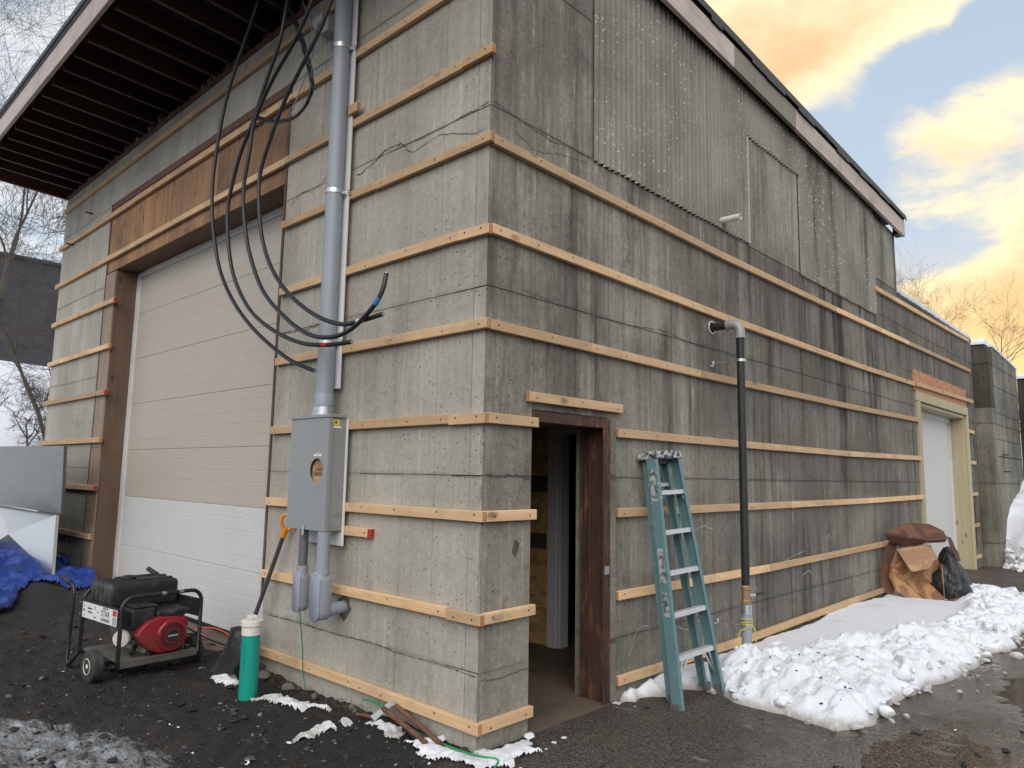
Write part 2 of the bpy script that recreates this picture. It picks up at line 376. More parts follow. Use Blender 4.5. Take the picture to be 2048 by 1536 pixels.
# fibreglass ladder, paint flecked
m, t, b = newmat('ladder_blue'); o = t.obj()
c = t.mix(t.noise(o, 3, 5), (0.105, 0.195, 0.212), (0.145, 0.262, 0.278))
sp = t.math('MULTIPLY', t.step(t.noise(o, 26, 5, 0.75), 0.60, 0.66), t.step(t.noise(o, 3.0, 3), 0.42, 0.6))
c = t.mix(t.math('MULTIPLY', sp, 0.75), c, (0.55, 0.58, 0.58))
gr = t.math('MULTIPLY', t.step(t.noise(t.vmath('ADD', o, (3, 3, 3)), 9, 6, 0.7), 0.56, 0.74), 0.6)
c = t.mix(gr, c, (0.055, 0.06, 0.055))
t.inp(b.inputs['Base Color'], c); b.inputs['Roughness'].default_value = 0.5
m, t, b = newmat('ladder_cap'); o = t.obj()
c = t.mix(t.math('MULTIPLY', t.step(t.noise(o, 26, 6, 0.7), 0.46, 0.56), 0.85), (0.022, 0.024, 0.027), (0.60, 0.61, 0.62))
t.inp(b.inputs['Base Color'], c); b.inputs['Roughness'].default_value = 0.55
m, t, b = newmat('worn_label'); o = t.obj()
c = t.mix(t.step(t.noise(o, 22, 6, 0.7), 0.42, 0.58), (0.09, 0.10, 0.11), (0.42, 0.44, 0.45))
t.inp(b.inputs['Base Color'], c); b.inputs['Roughness'].default_value = 0.6
m, t, b = newmat('aluminium_step'); o = t.obj()
c = t.mix(t.step(t.noise(o, 40, 5, 0.7), 0.5, 0.7), (0.62, 0.63, 0.64), (0.40, 0.40, 0.39))
t.inp(b.inputs['Base Color'], c); b.inputs['Roughness'].default_value = 0.5; b.inputs['Metallic'].default_value = 0.35

# sheet metal
m, t, b = newmat('sheet_metal'); o = t.obj()
t.inp(b.inputs['Base Color'], t.mix(t.noise(o, 6, 3, 0.6), (0.60, 0.62, 0.60), (0.66, 0.68, 0.65)))
b.inputs['Metallic'].default_value = 1.0
t.inp(b.inputs['Roughness'], t.math('ADD', 0.24, t.math('MULTIPLY', t.noise(o, 3, 3), 0.10)))

m, t, b = newmat('sheet_metal_dark_reflection'); o = t.obj()
t.inp(b.inputs['Base Color'], t.mix(t.noise(o, 7, 4, 0.7), (0.17, 0.173, 0.165), (0.235, 0.238, 0.226)))  # same galvanised metal; reflection of dark surroundings painted into its base colour
b.inputs['Metallic'].default_value = 1.0; b.inputs['Roughness'].default_value = 0.36
t.inp(b.inputs['Normal'], t.bump(t.noise(o, 1.3, 2), 0.22, 0.06))

# tarpaulin
m, t, b = newmat('tarp_blue'); P = t.pos()
c = t.mix(t.noise(P, 6, 5), (0.010, 0.032, 0.19), (0.020, 0.062, 0.29))
t.inp(b.inputs['Base Color'], c); b.inputs['Roughness'].default_value = 0.36; b.inputs['Specular IOR Level'].default_value = 0.45
t.inp(b.inputs['Normal'], t.bump(t.noise(P, 20, 4, 0.6, 1.2), 0.3, 0.012))
# bin bag
m, t, b = newmat('bag_black'); P = t.pos()
t.inp(b.inputs['Base Color'], (0.014, 0.016, 0.021)); b.inputs['Roughness'].default_value = 0.22
t.inp(b.inputs['Normal'], t.bump(t.math('ADD', t.noise(t.scale(P, (1, 1, 0.5)), 17, 5, 0.6, 1.8), t.voro(P, 11)), 0.75, 0.02))
# wet cardboard
def card(name, a, bb, amt):
    m, t, b = newmat(name); o = t.obj()
    wv = t.step(t.noise(o, 3.6, 4, 0.55, 0.8), 0.44, 0.52)
    c = t.mix(t.math('MULTIPLY', wv, amt), a, bb)
    c = t.mix(1.0, c, t.math('ADD', 0.8, t.math('MULTIPLY', t.noise(o, 30, 4), 0.4)), 'MULTIPLY')
    t.inp(b.inputs['Base Color'], c); t.inp(b.inputs['Roughness'], t.math('SUBTRACT', 0.85, t.math('MULTIPLY', wv, 0.3)))
    t.inp(b.inputs['Normal'], t.bump(t.noise(t.scale(o, (60, 60, 6)), 1.0, 2), 0.2, 0.004))
card('cardboard', (0.40, 0.225, 0.11), (0.205, 0.088, 0.038), 0.9)
card('cardboard_wet', (0.17, 0.075, 0.042), (0.085, 0.036, 0.024), 0.9)
card('cardboard_print', (0.46, 0.30, 0.17), (0.25, 0.115, 0.055), 0.8)

# snow / ice
def snow(name, clean, dirty, amt, gran=0.35, rim=False):
    m, t, b = newmat(name); P = t.pos(); x, y, z = t.sep(P)
    d = t.step(t.noise(P, 2.6, 7, 0.7), 0.50, 0.74)
    spk = t.math('MULTIPLY', t.math('SUBTRACT', 1.0, t.step(t.voro(P, 30), 0.07, 0.16)), t.step(t.noise(P, 2.2, 4, 0.6), 0.54, 0.62))
    c = t.mix(t.math('MULTIPLY', d, amt), clean, dirty)
    if rim: c = t.mix(t.math('MULTIPLY', t.math('SUBTRACT', 1.0, t.step(t.math('ADD', z, t.math('MULTIPLY', t.math('SUBTRACT', t.noise(P, 5, 5, 0.7), 0.5), 0.12)), 0.02, 0.09)), 0.75), c, (0.30, 0.265, 0.20))
    c = t.mix(t.math('MULTIPLY', spk, min(1.0, amt * 1.6)), c, (0.06, 0.05, 0.04))
    t.inp(b.inputs['Base Color'], c); b.inputs['Roughness'].default_value = 0.6
    b.inputs['Specular IOR Level'].default_value = 0.3
    t.inp(b.inputs['Normal'], t.bump(t.math('ADD', t.noise(P, 34, 6, 0.7), t.math('MULTIPLY', t.noise(P, 9, 3), 0.6)), gran, 0.015))
snow('snow_clean', (0.76, 0.78, 0.83), (0.60, 0.59, 0.56), 0.25, 0.12)
snow('snow_lumpy', (0.80, 0.82, 0.86), (0.46, 0.43, 0.36), 0.42, 0.75, True)
snow('snow_chunk', (0.78, 0.80, 0.84), (0.44, 0.40, 0.33), 0.5, 0.45, True)
snow('snow_old', (0.74, 0.75, 0.77), (0.30, 0.28, 0.25), 0.7, 0.5)
m, t, b = newmat('ice'); P = t.pos()
f = t.noise(t.scale(P, (1.0, 2.4, 1.0)), 2.4, 7, 0.68, 0.6)
c = t.ramp(f, [(0.30, (0.045, 0.043, 0.040)), (0.48, (0.20, 0.20, 0.195)), (0.66, (0.52, 0.54, 0.56))])
t.inp(b.inputs['Base Color'], c); b.inputs['Roughness'].default_value = 0.33
t.inp(b.inputs['Normal'], t.bump(t.noise(t.scale(P, (1, 2.2, 1)), 16, 6, 0.7), 0.5, 0.012))

# ground: black coaly soil by the doors, wet tarmac along the side wall
m, t, b = newmat('ground_mix'); P = t.pos(); x, y, z = t.sep(P)
n1 = t.noise(P, 2.0, 8, 0.7); n2 = t.noise(P, 46, 6, 0.82); n3 = t.noise(P, 9, 6, 0.7)
soil = t.ramp(t.math('ADD', t.math('MULTIPLY', n2, 0.6), t.math('MULTIPLY', n3, 0.4)), [(0.32, (0.005, 0.0046, 0.0045)), (0.54, (0.017, 0.015, 0.014)), (0.68, (0.045, 0.039, 0.035)), (0.78, (0.15, 0.14, 0.13))])
soil = t.mix(t.math('MULTIPLY', t.step(n1, 0.48, 0.7), 0.7), soil, (0.046, 0.031, 0.021))
agg = t.voro(P, 150, out='Color')
tar = t.ramp(t.math('ADD', t.math('MULTIPLY', t.sep(agg)[0], 0.35), t.math('MULTIPLY', n2, 0.65)), [(0.34, (0.010, 0.0075, 0.006)), (0.50, (0.058, 0.044, 0.034)), (0.66, (0.21, 0.172, 0.138))])
tar = t.mix(t.math('MULTIPLY', t.step(t.noise(P, 0.8, 5, 0.6), 0.42, 0.68), 0.6), tar, (0.060, 0.040, 0.027))
aside = t.step(t.math('ADD', t.math('ADD', x, t.math('MULTIPLY', y, 0.15)), t.math('MULTIPLY', t.math('SUBTRACT', t.noise(P, 1.6, 5, 0.65), 0.5), 1.1)), -0.25, 0.45)
c = t.mix(aside, soil, tar)
# trampled ice: a sheet in the near left, thin smears on the tarmac
ex = t.math('DIVIDE', t.math('ADD', x, 1.85), 0.85); ey = t.math('DIVIDE', t.math('ADD', y, t.math('ADD', 1.17, t.math('MULTIPLY', x, -0.33))), 0.32)
er = t.math('SQRT', t.math('ADD', t.math('MULTIPLY', ex, ex), t.math('MULTIPLY', ey, ey)))
inz = t.noise(t.scale(P, (1.0, 2.2, 1.0)), 3.2, 8, 0.70, 0.8)
icem = t.math('SUBTRACT', 1.0, t.step(t.math('ADD', er, t.math('MULTIPLY', t.math('SUBTRACT', inz, 0.5), 2.4)), 0.80, 1.20))
smear = t.math('MULTIPLY', t.math('MULTIPLY', t.step(t.noise(t.vmath('ADD', t.scale(P, (1.3, 3.0, 1.0)), (4.2, 1.7, 0.0)), 1.7, 6, 0.65), 0.60, 0.69), aside), 0.55)
icem = t.math('MAXIMUM', icem, smear)
c = t.mix(t.math('MULTIPLY', icem, 0.92), c, t.ramp(t.noise(t.scale(P, (1.0, 2.0, 1.0)), 7.0, 7, 0.72, 0.5), [(0.34, (0.07, 0.067, 0.062)), (0.52, (0.27, 0.275, 0.275)), (0.68, (0.58, 0.60, 0.63))]))
t.inp(b.inputs['Base Color'], c)
wet = t.noise(t.vmath('ADD', t.scale(P, (1.0, 0.55, 1.0)), (2.3, 0.7, 0)), 1.0, 5, 0.6)
puddle = t.math('MULTIPLY', t.step(t.math('ADD', wet, t.math('MULTIPLY', t.step(x, 1.0, 2.4), 0.09)), 0.515, 0.575), t.step(x, 0.7, 1.6))
damp = t.step(t.math('ADD', t.noise(P, 1.3, 6, 0.65), t.math('MULTIPLY', t.step(x, 0.6, 1.9), 0.30)), 0.34, 0.86)
rg = t.math('SUBTRACT', 0.80, t.math('MULTIPLY', t.math('MULTIPLY', damp, aside), 0.67))
rg = t.math('SUBTRACT', rg, t.math('MULTIPLY', t.math('MULTIPLY', damp, t.math('SUBTRACT', 1.0, aside)), 0.22))
rg = t.math('ADD', t.math('MULTIPLY', rg, t.math('SUBTRACT', 1.0, puddle)), t.math('MULTIPLY', puddle, 0.05))
t.inp(b.inputs['Roughness'], t.math('SUBTRACT', rg, t.math('MULTIPLY', t.math('MULTIPLY', icem, rg), 0.45)))
b.inputs['Specular IOR Level'].default_value = 0.5
hgt = t.math('MULTIPLY', t.math('ADD', t.math('MULTIPLY', n2, 0.5), t.math('ADD', t.math('MULTIPLY', t.voro(P, 60), 0.35), t.math('MULTIPLY', n3, 0.5))), t.math('MULTIPLY', t.math('SUBTRACT', 1.0, t.math('MULTIPLY', puddle, 0.97)), t.math('SUBTRACT', 1.0, t.math('MULTIPLY', t.math('MULTIPLY', damp, t.step(x, 0.8, 1.7)), 0.75))))
t.inp(b.inputs['Normal'], t.bump(hgt, 0.95, 0.03))
# pebbles and clods
m, t, b = newmat('pebble'); r = t.island()
c = t.ramp(r, [(0.0, (0.008, 0.0075, 0.0075)), (0.66, (0.030, 0.026, 0.024)), (0.90, (0.085, 0.073, 0.065)), (1.0, (0.22, 0.21, 0.20))])
t.inp(b.inputs['Base Color'], t.mix(1.0, c, t.math('ADD', 0.7, t.math('MULTIPLY', t.noise(t.pos(), 80, 4), 0.6)), 'MULTIPLY')); b.inputs['Roughness'].default_value = 0.75
plain('rock', (0.13, 0.115, 0.10), 0.85, var=0.35, nscale=16, bump=0.5, bscale=25)
plain('twig_brown', (0.11, 0.075, 0.045), 0.9, var=0.3)
m, t, b = newmat('dark_brick'); P = t.pos()
bk = t.n('ShaderNodeTexBrick'); t.inp(bk.inputs['Vector'], t.comb(t.sep(P)[1], t.sep(P)[2], 0.0))
bk.inputs['Scale'].default_value = 1.0; bk.inputs['Brick Width'].default_value = 0.42; bk.inputs['Row Height'].default_value = 0.21; bk.inputs['Mortar Size'].default_value = 0.008
bk.inputs['Color1'].default_value = (0.050, 0.053, 0.062, 1); bk.inputs['Color2'].default_value = (0.058, 0.061, 0.071, 1); bk.inputs['Mortar'].default_value = (0.040, 0.042, 0.05, 1)
t.inp(b.inputs['Base Color'], bk.outputs[0]); b.inputs['Roughness'].default_value = 0.8
plain('window_glass', (0.02, 0.022, 0.026), 0.15)


# ------------------------------------------------------------------ mesh helpers
def ortho(d, up=Vector((0, 0, 1))):
    d = Vector(d).normalized()
    s = d.cross(up)
    if s.length < 1e-4: s = d.cross(Vector((0, 1, 0)))
    s.normalize(); u = s.cross(d).normalized()
    return d, s, u

class MB:
    def __init__(s): s.v = []; s.f = []; s.m = []
    def add(s, vs, fs, mat=0):
        o = len(s.v); s.v.extend([tuple(q) for q in vs])
        for f in fs: s.f.append([i + o for i in f]); s.m.append(mat)
        return s
    def box(s, x0, x1, y0, y1, z0, z1, mat=0):
        vs = [(x, y, z) for z in (z0, z1) for y in (y0, y1) for x in (x0, x1)]
        return s.add(vs, [(0, 2, 3, 1), (4, 5, 7, 6), (0, 1, 5, 4), (2, 6, 7, 3), (0, 4, 6, 2), (1, 3, 7, 5)], mat)
    def beam(s, p0, p1, wd, h, mat=0, up=(0, 0, 1)):
        p0, p1 = Vector(p0), Vector(p1); d, sd_, u = ortho(p1 - p0, Vector(up))
        vs = [q + sd_ * a * wd / 2 + u * b_ * h / 2 for q in (p0, p1) for a, b_ in ((-1, -1), (1, -1), (1, 1), (-1, 1))]
        return s.add(vs, [(0, 3, 2, 1), (4, 5, 6, 7), (0, 1, 5, 4), (1, 2, 6, 5), (2, 3, 7, 6), (3, 0, 4, 7)], mat)
    def tube(s, pts, r, n=10, mat=0, caps=True):
        pts = [Vector(q) for q in pts]; k = len(pts)
        rs = r if isinstance(r, (list, tuple)) else [r] * k
        tang = [(pts[min(i + 1, k - 1)] - pts[max(i - 1, 0)]).normalized() for i in range(k)]
        _, sd_, u = ortho(tang[0]); vs = []
        for i in range(k):
            if i:
                q = tang[i - 1].rotation_difference(tang[i]); sd_ = q @ sd_; u = q @ u
            for j in range(n):
                a = 2 * math.pi * j / n
                vs.append(pts[i] + (sd_ * math.cos(a) + u * math.sin(a)) * rs[i])
        fs = [(i * n + j, i * n + (j + 1) % n, (i + 1) * n + (j + 1) % n, (i + 1) * n + j) for i in range(k - 1) for j in range(n)]
        if caps: fs += [tuple(range(n))[::-1], tuple((k - 1) * n + j for j in range(n))]
        return s.add(vs, fs, mat)
    def cyl(s, p0, p1, r, n=16, mat=0, r1=None): return s.tube([p0, p1], [r, r if r1 is None else r1], n, mat)
    def lathe(s, o, d, prof, n=24, mat=0):
        """prof: list of (radius, distance along d)"""
        o = Vector(o); d, a, b_ = ortho(d); vs = []
        for r, h in prof:
            for j in range(n):
                an = 2 * math.pi * j / n; vs.append(o + d * h + (a * math.cos(an) + b_ * math.sin(an)) * r)
        k = len(prof)
        fs = [(i * n + j, i * n + (j + 1) % n, (i + 1) * n + (j + 1) % n, (i + 1) * n + j) for i in range(k - 1) for j in range(n)]
        fs += [tuple(range(n))[::-1], tuple((k - 1) * n + j for j in range(n))]
        return s.add(vs, fs, mat)
    def plate(s, poly, thick, mat=0):
        """flat or folded polygon given thickness along its normal"""
        P_ = [Vector(q) for q in poly]; nrm = Vector()
        for i in range(len(P_)): nrm += P_[i].cross(P_[(i + 1) % len(P_)])
        nrm.normalize(); k = len(P_)
        vs = P_ + [q - nrm * thick for q in P_]
        fs = [tuple(range(k)), tuple(range(2 * k - 1, k - 1, -1))] + [(i, i + k, (i + 1) % k + k, (i + 1) % k) for i in range(k)]
        return s.add(vs, fs, mat)
    def build(s, name, mats, parent=None, loc=None, bevel=0.0, smooth=False, world=True, segs=1, ang=35):
        off = Vector((0, 0, 0))
        if parent is not None and world: off = parent.location.copy() if parent.parent is None else (parent.parent.location + parent.location)
        if loc is not None: off = Vector(loc)
        me = bpy.data.meshes.new(name)
        me.from_pydata([(q[0] - off[0], q[1] - off[1], q[2] - off[2]) for q in s.v], [], s.f)
        if isinstance(mats, str): mats = [mats]
        for mm in mats: me.materials.append(MATS[mm])
        me.polygons.foreach_set('material_index', s.m)
        bm = bmesh.new(); bm.from_mesh(me)
        bmesh.ops.recalc_face_normals(bm, faces=bm.faces)
        if bevel:
            ed = [e for e in bm.edges if len(e.link_faces) == 2 and e.calc_face_angle(0) > R(ang)]
            bmesh.ops.bevel(bm, geom=ed, offset=bevel, segments=segs, affect='EDGES', profile=0.6, clamp_overlap=True)
        bm.to_mesh(me); bm.free()
        if smooth:
            me.polygons.foreach_set('use_smooth', [True] * len(me.polygons)); me.set_sharp_from_angle(angle=R(ang))
        o = bpy.data.objects.new(name, me); C.objects.link(o)
        if parent is not None: o.parent = parent
        if loc is not None: o.location = loc
        return o

def tag(o, label=None, cat=None, group=None, kind=None):
    if label: o['label'] = label
    if cat: o['category'] = cat
    if group: o['group'] = group
    if kind: o['kind'] = kind
    return o
def thing(name, label, cat, loc=(0, 0, 0), rotz=0.0, group=None):
    o = bpy.data.objects.new(name, None); C.objects.link(o); o.location = loc; o.rotation_euler = (0, 0, rotz)
    o.empty_display_size = 0.1
    return tag(o, label, cat, group)
def spline(pts, n=8):
    """Catmull-Rom through pts"""
    P_ = [Vector(q) for q in pts]; P_ = [2 * P_[0] - P_[1]] + P_ + [2 * P_[-1] - P_[-2]]; out = []
    for i in range(1, len(P_) - 2):
        a, b_, c_, d = P_[i - 1:i + 3]
        for j in range(n):
            t_ = j / n
            out.append(0.5 * ((2 * b_) + (c_ - a) * t_ + (2 * a - 5 * b_ + 4 * c_ - d) * t_ ** 2 + (3 * b_ - a - 3 * c_ + d) * t_ ** 3))
    out.append(P_[-2]); return out
def text_mesh(name, body, size, mat, parent, loc, rot, extrude=0.0006, align='CENTER'):
    cu = bpy.data.curves.new(name, 'FONT'); cu.body = body; cu.size = size; cu.extrude = extrude; cu.align_x = align; cu.align_y = 'CENTER'; cu.resolution_u = 2
    tmp = bpy.data.objects.new(name, cu); C.objects.link(tmp)
    dg = bpy.context.evaluated_depsgraph_get(); dg.update()
    me = bpy.data.meshes.new_from_object(tmp.evaluated_get(dg)); C.objects.unlink(tmp); bpy.data.objects.remove(tmp)
    me.materials.clear(); me.materials.append(MATS[mat])
    o = bpy.data.objects.new(name, me); C.objects.link(o); o.parent = parent; o.location = loc; o.rotation_euler = rot
    return o

# lattice noise in numpy
def _hash(ix, iy, seed):
    h = (ix.astype(np.int64) * 374761393 + iy.astype(np.int64) * 668265263 + seed * 974711) & 0x7fffffff
    h = ((h ^ (h >> 13)) * 1274126177) & 0x7fffffff
    return ((h ^ (h >> 16)) & 0xffff) / 65535.0
def vnoise(x, y, seed=0):
    ix = np.floor(x); iy = np.floor(y); fx = x - ix; fy = y - iy
    fx = fx * fx * (3 - 2 * fx); fy = fy * fy * (3 - 2 * fy)
    a = _hash(ix, iy, seed); b_ = _hash(ix + 1, iy, seed); c_ = _hash(ix, iy + 1, seed); d = _hash(ix + 1, iy + 1, seed)
    return (a * (1 - fx) + b_ * fx) * (1 - fy) + (c_ * (1 - fx) + d * fx) * fy
def fbm(x, y, sc, octv=4, seed=0, gain=0.5):
    s_ = 0.0; amp = 1.0; tot = 0.0
    for i in range(octv):
        s_ = s_ + amp * vnoise(x * sc, y * sc, seed + i * 17); tot += amp; amp *= gain; sc *= 2.03
    return s_ / tot - 0.5
def worley(x, y, seed, cell):
    """distance to nearest jittered point and that point's hash"""
    gx = x / cell; gy = y / cell; bi = np.floor(gx); bj = np.floor(gy)
    best = np.full(x.shape, 9.0); hid = np.zeros(x.shape)
    for di in (-1, 0, 1):
        for dj in (-1, 0, 1):
            i_ = bi + di; j_ = bj + dj
            px = i_ + _hash(i_, j_, seed); py = j_ + _hash(i_, j_, seed + 5)
            d = np.sqrt((gx - px) ** 2 + (gy - py) ** 2); q = d < best
            best = np.where(q, d, best); hid = np.where(q, _hash(i_, j_, seed + 9), hid)
    return best, hid
def sstep(a, b_, x):
    t_ = np.clip((x - a) / (b_ - a), 0, 1); return t_ * t_ * (3 - 2 * t_)

def gz(x, y):
    """height of the ground, metres"""
    x = np.asarray(x, float); y = np.asarray(y, float)
    left = np.clip((-2.3 - x) / 5.0, 0, 1.6) ** 1.25 * 0.27
    z = 0.02 + left * sstep(-4.0, -1.2, y)
    soil = 1 - sstep(-0.6, 0.3, x + 0.15 * y)
    z = z + soil * (fbm(x, y, 1.3, 4, 3) * 0.085 + fbm(x, y, 6, 4, 8, 0.6) * 0.055 + fbm(x, y, 17, 3, 12, 0.65) * 0.034)
    z = z + (1 - soil) * (fbm(x, y, 0.6, 3, 21) * 0.03 + fbm(x, y, 30, 2, 22) * 0.003)
    z = z + soil * (fbm(x * 0.8 + 0.5 * y, y * 3.6 - 0.9 * x, 1.6, 4, 51, 0.6) * 0.06) * sstep(-0.15, -0.5, y)
    # rut churned by wheels in front of the big door
    rut = np.exp(-((y + 0.9 + 0.25 * np.sin(x * 0.8)) / 0.3) ** 2) * soil
    z = z - 0.03 * rut * (x < -3)
    z = z + 0.05 * np.exp(-(((x + 6.4) / 0.9) ** 2 + ((y + 0.55) / 0.35) ** 2))
    inside = (x < 0.0) & (y > 0.02)
    z = np.where(inside, np.minimum(z, 0.02), z)
    z = np.where(y > 14, z + np.clip((y - 14.2) * 0.11, 0, 1.2) * sstep(-3, 0.2, x) * 0.0, z)
    return z
def gzf(x, y): return float(gz(np.array([x]), np.array([y]))[0])

def grid_mesh(name, X, Y, Z, mat, keep=None, smooth=True):
    ny, nx = X.shape
    co = np.stack([X, Y, Z], -1).reshape(-1, 3)
    idx = np.arange(ny * nx).reshape(ny, nx)
    q = np.stack([idx[:-1, :-1], idx[:-1, 1:], idx[1:, 1:], idx[1:, :-1]], -1).reshape(-1, 4)
    if keep is not None:
        kq = keep.reshape(-1)[q].all(1) if keep.shape == X.shape else keep.reshape(-1)
        q = q[kq]; used = np.unique(q); mp = -np.ones(ny * nx, int); mp[used] = np.arange(len(used)); co = co[used]; q = mp[q]
    me = bpy.data.meshes.new(name); me.vertices.add(len(co)); me.vertices.foreach_set('co', co.ravel())
    me.loops.add(len(q) * 4); me.loops.foreach_set('vertex_index', q.ravel().astype(np.int32))
    me.polygons.add(len(q)); me.polygons.foreach_set('loop_start', np.arange(0, len(q) * 4, 4, dtype=np.int32)); me.polygons.foreach_set('loop_total', np.full(len(q), 4, dtype=np.int32))
    me.polygons.foreach_set('use_smooth', np.full(len(q), smooth)); me.materials.append(MATS[mat])
    me.update(calc_edges=True); me.validate()
    o = bpy.data.objects.new(name, me); C.objects.link(o)
    return o

# ------------------------------------------------------------------ ground and terrain
def axis(lo, f0, f1, hi, fine, grow=1.16):
    a = list(np.arange(f0, f1, fine)); st = fine; v_ = f0; left = []
    while v_ > lo: st *= grow; v_ -= st; left.append(v_)
    st = fine; v_ = a[-1]; right = []
    while v_ < hi: st *= grow; v_ += st; right.append(v_)
    return np.array(left[::-1] + a + right)
gx = axis(-260, -4.6, 2.8, 260, 0.024); gy = axis(-200, -2.5, 3.4, 300, 0.024)
GX, GY = np.meshgrid(gx, gy)
far = np.clip((np.hypot(GX, GY) - 60) / 60, 0, 1)
ground = grid_mesh('ground', GX, GY, gz(GX, GY) * (1 - far) - 0.3 * far, 'ground_mix')
tag(ground, 'black churned soil and wet tarmac around the concrete building', kind='structure')

# snowy hillside behind, to the left
hx = np.linspace(-75, -11.2, 90); hy = np.linspace(-14, 60, 90); HX, HY = np.meshgrid(hx, hy)
HZ = 0.15 + 5.0 * sstep(9, 26, -HX - 1.5 + 0.05 * HY) + fbm(HX, HY, 0.25, 4, 31) * 0.6 * sstep(12, 16, -HX) - 0.6 * (1 - sstep(-14, -9, HY))
hill = grid_mesh('hillside', HX, HY, HZ, 'snow_clean'); tag(hill, 'snow covered slope rising behind the left end of the building', kind='structure')
# snowy slope past the right end
sx = np.concatenate([np.linspace(-9, -0.2, 20), np.linspace(0.0, 4.0, 90), np.linspace(4.3, 16, 30)]); sy = np.concatenate([np.linspace(13.2, 18.2, 120), np.linspace(18.6, 60, 60)]); SX, SY = np.meshgrid(sx, sy)
toe = SY + 0.55 * fbm(SX, SY, 0.9, 3, 44) + 0.35 * sstep(0.3, 1.4, SX) - 0.3 * sstep(2.0, 6.0, SX)
SZ = np.interp(toe, [14.30, 14.42, 14.6, 14.9, 15.4, 16.1, 16.9, 17.6, 20, 26, 60], [-0.06, 0.10, 0.45, 0.92, 1.18, 1.40, 1.66, 1.86, 2.2, 2.6, 4.6])
SZ = SZ + sstep(0.0, 0.4, SZ) * (fbm(SX, SY, 1.5, 4, 41) * 0.16 + fbm(SX, SY, 6, 3, 43) * 0.07)
SZ = np.where((SX < 0.15) & (SY < 17.3), -0.3, SZ)
slope = grid_mesh('snow_slope', SX, SY, SZ, 'snow_clean'); tag(slope, 'snow bank heaped against the old concrete wall on the right', kind='structure')

# ------------------------------------------------------------------ the building
bld = thing('concrete_building', 'tall grey board-formed concrete building covered in horizontal wooden battens', 'building')
WT = 0.30                      # wall thickness
LIFTS = [-0.3, 0.475, 1.655, 2.865, 4.09, 5.22, 5.86]
def subtract(rects, hole):
    out = []
    a0, a1, b0, b1 = hole
    for (p0, p1, q0, q1) in rects:
        if p1 <= a0 or p0 >= a1 or q1 <= b0 or q0 >= b1: out.append((p0, p1, q0, q1)); continue
        if p0 < a0: out.append((p0, a0, q0, q1))
        if p1 > a1: out.append((a1, p1, q0, q1))
        m0, m1 = max(p0, a0), min(p1, a1)
        if q0 < b0: out.append((m0, m1, q0, b0))
        if q1 > b1: out.append((m0, m1, b1, q1))
    return out
def wall_core(name, plane, spans, mat, t0, t1):
    mb = MB()
    for (a0, a1, z0, z1) in spans:
        if plane == 'y': mb.box(a0, a1, t0, t1, z0, z1)
        else: mb.box(t0, t1, a0, a1, z0, z1)
    return mb.build(name, mat, bld)
GAP = 0.0014
def panels(plane, cols, rows, holes, mat, parent, top=None, jit=0.0012):
    """each formwork panel imprint is its own plate, a hair proud of the wall core"""
    rng = random.Random(11 if plane == 'y' else 23)
    for ri in range(len(rows) - 1):
        for ci in range(len(cols) - 1):
            rs = [(cols[ci], cols[ci + 1], rows[ri], rows[ri + 1])]
            for h in holes: rs = subtract(rs, h)
            base = rng.uniform(0.0042, 0.0042 + jit)
            for (a0, a1, z0, z1) in rs:
                if a1 - a0 < 0.03 or z1 - z0 < 0.03: continue
                d = base; c_ = 0.0024
                A0, A1, Z0, Z1 = a0 + GAP, a1 - GAP, z0 + GAP, z1 - GAP
                t_ = [rng.uniform(-0.0012, 0.0012) for _ in range(4)]
                def pt(a, z, dep): return (a, -dep, z) if plane == 'y' else (dep, a, z)
                vs = [pt(A0, Z0, -0.004), pt(A1, Z0, -0.004), pt(A1, Z1, -0.004), pt(A0, Z1, -0.004)]
                k = [(A0 + c_, Z0 + c_), (A1 - c_, Z0 + c_), (A1 - c_, Z1 - c_), (A0 + c_, Z1 - c_)]
                vs += [pt(a, z, d + t_[i]) for i, (a, z) in enumerate(k)]
                MB().add(vs, [(4, 5, 6, 7), (0, 1, 5, 4), (1, 2, 6, 5), (2, 3, 7, 6), (3, 0, 4, 7)]).build('concrete_panel', mat, parent)

# front wall (faces -y), with the big door opening
OPN = (-7.36, -2.62, -0.3, 5.25)
front = wall_core('front_wall', 'y', subtract([(-9.56, -0.002, -0.3, 5.86)], OPN), 'concrete_front', 0.0, WT)
fcols = [-9.56, -9.2, -8.72, -8.36, -8.0, -7.36, -6.9, -6.3, -5.75, -5.2, -4.7, -4.15, -3.6, -3.1, -2.62, -2.37, -2.06, -1.36, -1.28, -0.80, -0.455, -0.118, -0.002]
panels('y', fcols, LIFTS, [OPN], 'concrete_front', front)
# side wall (faces +x)
DOOR = (0.445, 1.31, -0.3, 2.10)
C1 = (1.10, 3.755, 4.085, 7.0); C2 = (3.755, 5.11, 5.28, 7.0); C3 = (5.11, 7.85, 4.05, 7.0)
FLAT = (3.755, 5.11, 4.06, 5.28)
BAY = (9.86, 13.16, -0.3, 2.98)
def roof_z(y): return 5.94 - 0.0445 * y            # underside of the roof edge
side = wall_core('side_wall', 'x', subtract([(0.0, 9.0, -0.3, 5.53)], DOOR), 'concrete_side', -WT, -0.0005)
mb = MB(); mb.add([(-WT, 0.0, 5.53), (-0.0005, 0.0, 5.53), (-0.0005, 9.0, 5.53), (-WT, 9.0, 5.53), (-WT, 0.0, 5.95), (-0.0005, 0.0, 5.95), (-0.0005, 9.0, 5.56), (-WT, 9.0, 5.56)],
                  [(0, 1, 2, 3), (4, 5, 6, 7), (0, 1, 5, 4), (1, 2, 6, 5), (2, 3, 7, 6), (3, 0, 4, 7)])
mb.build('wall_top', 'concrete_side', side)
